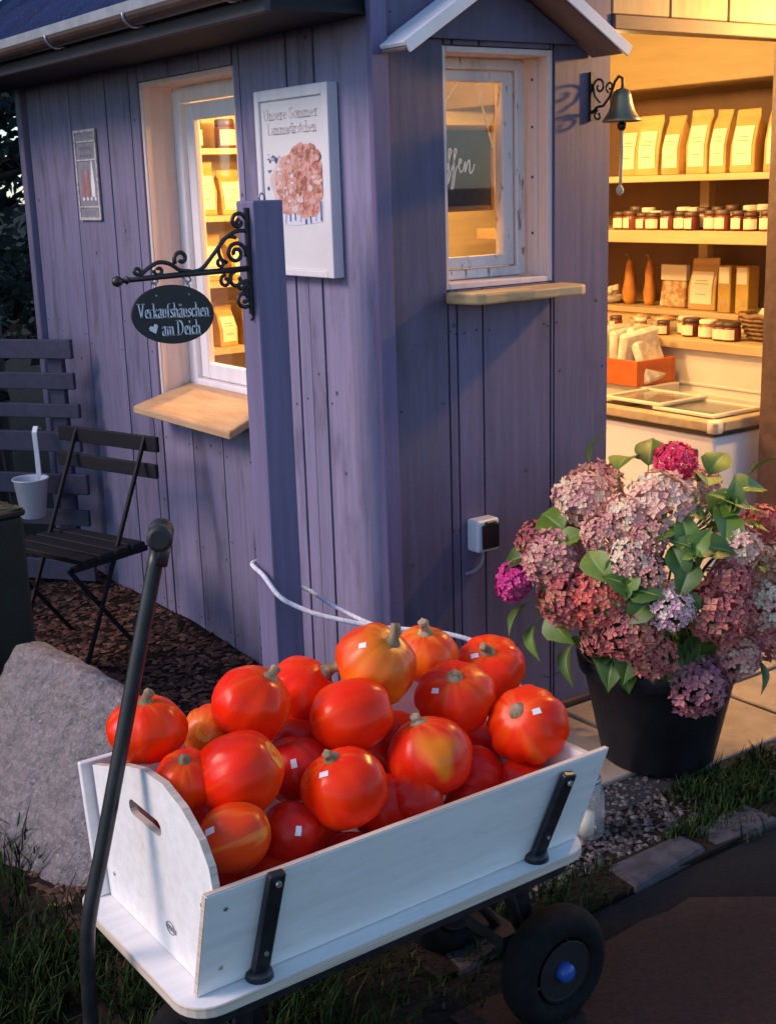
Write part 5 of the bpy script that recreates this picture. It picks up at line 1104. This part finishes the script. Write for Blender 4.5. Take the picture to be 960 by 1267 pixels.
LFS = [((0.537,-0.255,0.861),(0.548,-0.243,0.951)),((0.536,-0.368,0.856),(0.643,-0.325,0.914)),((0.600,-0.407,0.864),(0.680,-0.352,0.935)),((0.632,-0.574,0.830),(0.765,-0.446,0.880)),((0.573,-0.654,0.777),(0.655,-0.637,0.836)),((0.758,-0.580,0.794),(0.872,-0.597,0.795)),((0.667,-0.643,0.780),(0.830,-0.605,0.792)),((0.527,-0.640,0.782),(0.454,-0.607,0.832)),((0.298,-0.456,0.732),(0.226,-0.415,0.706)),((0.286,-0.513,0.691),(0.258,-0.600,0.641)),((0.458,-0.662,0.733),(0.459,-0.639,0.814)),((0.421,-0.660,0.708),(0.406,-0.729,0.651)),((0.500,-0.693,0.710),(0.556,-0.752,0.712)),((0.445,-0.689,0.677),(0.374,-0.717,0.616)),((0.438,-0.623,0.762),(0.343,-0.600,0.774)),((0.309,-0.586,0.655),(0.304,-0.590,0.743)),((0.327,-0.618,0.623),(0.354,-0.703,0.623)),((0.295,-0.578,0.605),(0.246,-0.570,0.538)),((0.290,-0.299,0.444),(0.242,-0.328,0.370)),((0.285,-0.261,0.494),(0.211,-0.258,0.438)),((0.272,-0.390,0.507),(0.256,-0.470,0.452)),((0.304,-0.476,0.465),(0.356,-0.424,0.344)),((0.347,-0.376,0.392),(0.286,-0.396,0.324)),((0.399,-0.568,0.422),(0.432,-0.519,0.307)),((0.424,-0.617,0.441),(0.527,-0.584,0.326)),((0.626,-0.624,0.383),(0.621,-0.688,0.321)),((0.661,-0.651,0.394),(0.596,-0.652,0.329)),((0.689,-0.712,0.369),(0.668,-0.769,0.304)),((0.501,-0.674,0.461),(0.571,-0.617,0.336)),((0.303,-0.388,0.739),(0.316,-0.275,0.774)),((0.599,-0.659,0.773),(0.507,-0.740,0.719)),((0.425,-0.695,0.606),(0.413,-0.727,0.531)),((0.349,-0.641,0.587),(0.279,-0.623,0.542)),((0.295,-0.267,0.635),(0.256,-0.178,0.607)),((0.739,-0.738,0.400),(0.730,-0.802,0.340)),((0.248,-0.415,0.610),(0.210,-0.435,0.533)),((0.735,-0.499,0.835),(0.812,-0.488,0.902)),((0.844,-0.550,0.826),(0.896,-0.591,0.884))]
for cx_, cy_, cz_ in ((.455, -.690, .715), (.610, -.665, .800), (.320, -.605, .635)):
    for k in range(5):
        a = k*1.257+rnd.uniform(-.3, .3); p = Vector((cx_, cy_, cz_)); LFS.insert(0, (tuple(p), tuple(p+Vector((.8, -.58, 0))*cos(a)*.075+Vector((-.1, -.1, .95))*sin(a)*.075)))
for k in range(26):
    a = -pi*.95+k*.155+rnd.uniform(-.08, .08); d = Vector((cos(a), sin(a), 0)); p = Vector((.55, -.46, .40+rnd.uniform(-.03, .04)))+d*.19
    LFS.append((tuple(p), tuple(p+d*.05+Vector((rnd.uniform(-.03, .03), 0, -.075)))))
for _ in range(80):
    a = rnd.uniform(0, 2*pi); zc = rnd.uniform(-.75, .8); rr = sqrt(1-zc*zc); d = Vector((rr*cos(a)*.36, rr*sin(a)*.33, zc*.26))
    p = CB+d*rnd.uniform(.62, .92); q = p+d.normalized()*.05+Vector((rnd.uniform(-.06, .06), rnd.uniform(-.06, .06), rnd.uniform(-.08, .02)))
    LFS.append((tuple(p), tuple(q)))
for i, (a, b_) in enumerate(LFS):
    a = Vector(a); b_ = Vector(b_)
    if i < 53:
        o_ = (a-CB).normalized()*(.030 if i < 15 else .022); a += o_; b_ += o_
    d = (b_-a); L_ = max(.085, min(.125, d.length*1.15)); d.normalize(); a = a-d*.02
    outv = ((a+b_)/2-CB).normalized()+Vector((0, 0, .5)); sd = d.cross(outv).normalized(); nn = sd.cross(d).normalized()
    m = M(); W_ = L_*rnd.uniform(.31, .40); vs = []; N_ = 9
    prof = [0, .45, .80, .97, 1.0, .92, .74, .48, .22, 0]; dr = rnd.uniform(.12, .42); rnd0 = rnd.uniform(-.12, .12)
    for k in range(N_+1):
        s_ = k/N_; c = a+d*L_*s_-nn*(L_*dr*(s_**2.2)*1.2)+sd*(L_*rnd0*s_*s_)+nn*L_*.05*sin(s_*pi); w_ = W_*prof[k]; ser_ = 1+.07*(k % 2)+rnd.uniform(-.04, .04)
        vs += [c+sd*w_*ser_+nn*w_*.30, c+sd*w_*.07+nn*.0012, c-nn*w_*.04, c-sd*w_*.07+nn*.0012, c-sd*w_*ser_+nn*w_*.30]
    fs = []; 
    m.v = [Vector(p) for p in vs]
    for k in range(N_):
        for j in range(4): m.f.append([k*5+j, k*5+j+1, k*5+j+6, k*5+j+5]); m.m.append(1 if j in (1, 2) else 0); m.sm.append(True)
    m.tube([a+d*.004, a-d*.02+(CB-a)*.06, a+(CB-a)*.38], [.0016, .0018, .0022], 4, 1, False)
    m.build('leaf', [rnd.choice(('leaf_a', 'leaf_a', 'leaf_b', 'leaf_c') if a.z > .7 else ('leaf_b', 'leaf_b', 'leaf_a')), 'leaf_vein'], hy, recalc=False)

# ------------------------------------------------------------------ boulder, lantern jar
m = M(); NU, NV = 120, 76; bc = Vector((-.74, .20, .15)); vs = []
PLN = [(Vector(n).normalized(), d) for n, d in (((-.80, -.22, .55), .235), ((.40, .02, .90), .225), ((.9, .05, .35), .075), ((.12, -.95, .28), .46), ((0, .95, .3), .52), ((0, 0, -1), .30), ((.30, -.62, .72), .35), ((-.75, .5, .3), .42), ((-.5, -.8, .15), .42))]
for j in range(NV+1):
    v = pi*j/NV
    for i in range(NU):
        u = 2*pi*i/NU; d = Vector((sin(v)*cos(u), sin(v)*sin(u), cos(v)))
        r_ = sum((max(0, n.dot(d))/k)**14 for n, k in PLN)**(-1/14)
        n1 = mnoise.noise(d*1.6+Vector((5, 1, 2))); n2 = mnoise.noise(d*4+Vector((9, 3, 2))); n3 = mnoise.noise(d*11+Vector((1, 3, 7))); n4 = mnoise.noise(d*30+Vector((4, 3, 7)))
        vs.append(bc+d*r_*(1+.06*n1+.045*n2+.022*n3+.012*n4))
m.add(vs, [(j*NU+i, (j+1)*NU+i, (j+1)*NU+(i+1) % NU, j*NU+(i+1) % NU) for j in range(NV) for i in range(NU)], 0, True)
tag(m.build('boulder', 'stone', recalc=False), 'large rough grey granite boulder left of the handcart', 'boulder')
ln = thing('glass_lantern', (.10, -.66, 0), 'small ribbed glass jar standing on the gravel behind the handcart corner', 'jar')
m = M(); prf = [(.038, .0), (.045, .01), (.047, .06), (.046, .12), (.035, .145), (.030, .15)]; n = 32
m.lathe(prf, (.125, -.655, .008), n=n)
for k in range(len(m.v)):
    if (k % n) % 2: m.v[k] += (Vector((.125, -.655, m.v[k].z))-m.v[k])*.06
m.build('glass', 'jar_glass', ln); m = M(); m.lathe([(.020, 0), (.020, .06), (.003, .062)], (.125, -.655, .012), n=16); m.build('candle', 'label_cream', ln)
m = M(); m.lathe([(.031, .150), (.037, .153), (.037, .162), (.031, .165)], (.125, -.655, .008), n=24); m.build('rim', 'galv', ln)

# ------------------------------------------------------------------ left background: fence, chair, bin, cup, trees
P0 = Vector((-.10, 1.95, 0)); FU = Vector((-.61, .79, 0)).normalized(); FN = Vector((-.79, -.61, 0)).normalized()
fe = thing('slatted_fence', (P0.x+FU.x*.5, P0.y+FU.y*.5, .0), 'grey slatted wooden fence panel meeting the left wall of the hut', 'fence')
for z1, z0, ov in ((1.108, 1.033, 0), (.978, .913, .0), (.855, .800, .012), (.744, .663, .005), (.572, .49, .02), (.425, .36, .012), (.214, .13, .02)):
    m = M(); a = P0-FU*ov; b_ = P0+FU*1.3; m.obox((a+b_)/2+Vector((0, 0, (z0+z1)/2)), FU, FN, (0, 0, 1), (b_-a).length/2, .011, (z1-z0)/2); m.build('slat', 'slat_grey', fe, bevel=.003)
for s_ in (.09, .72, 1.28):
    m = M(); m.obox(P0+FU*s_-FN*.028+Vector((0, 0, .55)), FU, FN, (0, 0, 1), .032, .016, .55); m.build('fence_post', 'slat_grey', fe, bevel=.003)
cu = thing('ladle_cup', (-.29, 2.02, .42), 'white enamel cup with a long handle hooked over the fence slat', 'cup')
cc = Vector((-.300, 1.995, .425))
m = M(); m.lathe([(.044, 0), (.048, .003), (.066, .150), (.072, .154), (.070, .158), (.063, .152), (.058, .09)], cc, n=28, capt=False); m.build('cup_body', 'enamel', cu)
m = M(); m.lathe([(.0605, .105), (.03, .106), (.001, .106)], cc, n=24); m.build('liquid', 'dark_liquid', cu)
m = M(); hb = cc-FN*.064; path = [hb+Vector((0, 0, .13)), hb+Vector((0, 0, .24)), hb+Vector((0, 0, .325))-FN*(-.004), hb+Vector((0, 0, .348))-FN*.010, hb+Vector((0, 0, .335))-FN*.03]
for a, b_ in zip(path[:-1], path[1:]): m.bar(a, b_+(b_-a)*.03, .022, .005, FN)
m.build('handle', 'enamel', cu, bevel=.001)
ch = thing('folding_chair', (-.36, 1.3, .09), 'dark wooden folding chair standing in front of the slatted fence', 'chair')
Rr = Vector((-.17, 1.11, 0)); cu_ = Vector((-.30, .95, 0)).normalized(); cf = Vector((-.95, -.30, 0)).normalized()
for z1, z0, off in ((.850, .797, .0), (.757, .708, .012)):
    m = M(); a = Rr+cf*off-cu_*.01; b_ = Rr+cu_*.50+cf*off; m.obox((a+b_)/2+Vector((0, 0, (z0+z1)/2)), cu_, cf, (0, 0, 1), (b_-a).length/2, .008, (z1-z0)/2); m.build('back_slat', 'chair_dark', ch, bevel=.003)
for k in range(4):
    a = Rr+cf*(.10+.072*k)+Vector((0, 0, .49)); m = M(); m.obox(a+cu_*.22, cu_, cf, (0, 0, 1), .21, .028, .010); m.build('seat_slat', 'chair_dark', ch, bevel=.003)
for s_ in (.035, .405):
    m = M(); m.obox(Rr+cu_*s_+cf*.21+Vector((0, 0, .470)), cf, cu_, (0, 0, 1), .16, .010, .009); m.build('seat_rail', 'chair_dark', ch)
for s_ in (.05, .40):
    b0 = Rr+cu_*s_
    m = M(); m.bar(b0+Vector((0, 0, .85)), b0+cf*.36+Vector((0, 0, .07)), .013, .010, cu_); m.build('leg', 'chair_dark', ch)
    m = M(); m.bar(b0+cf*.36+cu_*.016+Vector((0, 0, .46)), b0+cf*.06+cu_*.016+Vector((0, 0, .07)), .013, .010, cu_); m.build('leg', 'chair_dark', ch)
bn = thing('storage_bin', (-1.0, 1.0, 0), 'dark green box bin with a mossy lid at the left edge', 'bin')
m = M(); BX1, BY0 = -.735, .86; m.obox((BX1-.35, BY0+.16, .36), (1, .12, 0), (-.12, 1, 0), (0, 0, 1), .33, .20, .36); m.build('body', 'bin_green', bn, bevel=.012, seg=2)
m = M(); m.obox((BX1-.35, BY0+.16, .733), (1, .12, 0), (-.12, 1, 0), (0, 0, 1), .335, .205, .011); m.build('lid', 'bin_green', bn, bevel=.006)
m = M()
for _ in range(160):
    p = Vector((BX1-.35, BY0+.16, .745))+Vector((1, .12, 0)).normalized()*rnd.uniform(-.30, .335)+Vector((-.12, 1, 0)).normalized()*rnd.uniform(-.20, .20); s = rnd.uniform(.008, .022); a = rnd.uniform(0, 6)
    m.add([p+Vector((cos(a), sin(a), 0))*s, p+Vector((cos(a+2), sin(a+2), .5))*s, p+Vector((cos(a+4), sin(a+4), .2))*s], [(0, 1, 2)])
mo = m.build('moss', 'moss', bn, recalc=False); mo['kind'] = 'stuff'

def tree(loc, h, rad, zc, nl, label, seed, lean=0, leafs=(.05, .11), trunk=True, name='evergreen_tree'):
    r = random.Random(seed); t = thing(name, loc, label, 'tree'); L0 = Vector(loc); q = M()
    q.tube([L0+Vector((0, 0, -.05)), L0+Vector((.03, .02, h*.3)), L0+Vector((-.02+lean*.5, .03, h*.6)), L0+Vector((lean, 0, h*.95))], [rad*.10, rad*.075, rad*.05, .012], 10)
    for i in range(14):
        z = h*(.2+.055*i); a = i*2.4; q.tube([L0+Vector((lean*z/h, 0, z)), L0+Vector((lean*z/h+cos(a)*rad*.4, sin(a)*rad*.4, z+.1)), L0+Vector((lean*z/h+cos(a)*rad*.75, sin(a)*rad*.75, z+.05))], [.03, .018, .006], 6)
    q.build('trunk', 'bark_tree', t); m = M()
    cl = []
    for i in range(90):
        z = r.uniform(.06, 1)**.9; rr = rad*(1-.75*max(0, (z-.35)/.65)**1.2)*(.75+.25*min(1, z*4)); a = r.uniform(0, 2*pi); k = r.uniform(.45, 1)
        cl.append((Vector((L0.x+lean*z+rr*k*cos(a), L0.y+rr*k*sin(a), L0.z+zc+z*(h-zc))), r.uniform(.12, .30)*rad*.9, r.choice((0, 0, 1, 2, 2))))
    for i in range(nl):
        c, cr_, mi = r.choice(cl); d = Vector((r.gauss(0, 1), r.gauss(0, 1), r.gauss(0, .8))).normalized()*cr_*r.uniform(.5, 1.05); p = c+d
        s = r.uniform(*leafs); e = Vector((r.uniform(-1, 1), r.uniform(-1, 1), r.uniform(-.8, .3))).normalized(); f = e.orthogonal().normalized()*s*.32; e *= s
        m.add([p-e*.5, p+f, p+e*.5, p-f], [(0, 1, 2, 3)], mi if r.random() < .7 else r.choice((0, 1, 2)))
    m.build('crown', ['fol_a', 'fol_b', 'fol_c'], t, recalc=False)
tree((-.75, 4.3, 0), 4.2, 1.0, .1, 15000, 'dark evergreen tree behind the left corner of the hut', 1, leafs=(.04, .09))
tree((.45, 4.6, 0), 3.6, .9, .3, 9000, 'dark evergreen tree behind the hut roof', 2, leafs=(.05, .1))
tree((-2.1, 4.9, 0), 4.6, 1.2, .1, 12000, 'dark evergreen tree further left behind the fence', 3)
tree((.0, 6.6, 0), 6.0, 1.7, .4, 12000, 'tall dark tree standing furthest back behind the hut', 4, leafs=(.08, .15))
tree((-3.3, 3.8, 0), 3.9, 1.15, .2, 16000, 'unseen evergreen tree far left of the fence, added to shade the hut wall', 5, leafs=(.08, .15))  # out of view; added to shade the far end of the left wall
# an overhanging leafy branch above the roof corner
st = thing('birch_tree', (.10, 3.6, 0), 'slim pale trunked tree whose leaves hang over the roof corner', 'tree'); m = M()
m.tube([(.05, 3.4, 0), (-.05, 3.3, 1.2), (-.12, 3.1, 2.4), (-.18, 2.95, 2.9)], [.05, .045, .03, .012], 10); m.build('trunk', 'bark_tree', st); m = M()
for i in range(1500):
    p = Vector((-.22, 2.9, 2.72))+Vector((rnd.gauss(0, .22), rnd.gauss(0, .2), rnd.gauss(0, .16))); s = rnd.uniform(.03, .06); e = Vector((rnd.uniform(-1, 1), rnd.uniform(-1, 1), rnd.uniform(-1, .2))).normalized(); f = e.orthogonal().normalized()*s*.38; e *= s
    m.add([p-e*.5, p+f, p+e*.5, p-f], [(0, 1, 2, 3)], rnd.choice((0, 1)))
m.build('crown', ['leaf_b', 'fol_b'], st, recalc=False)
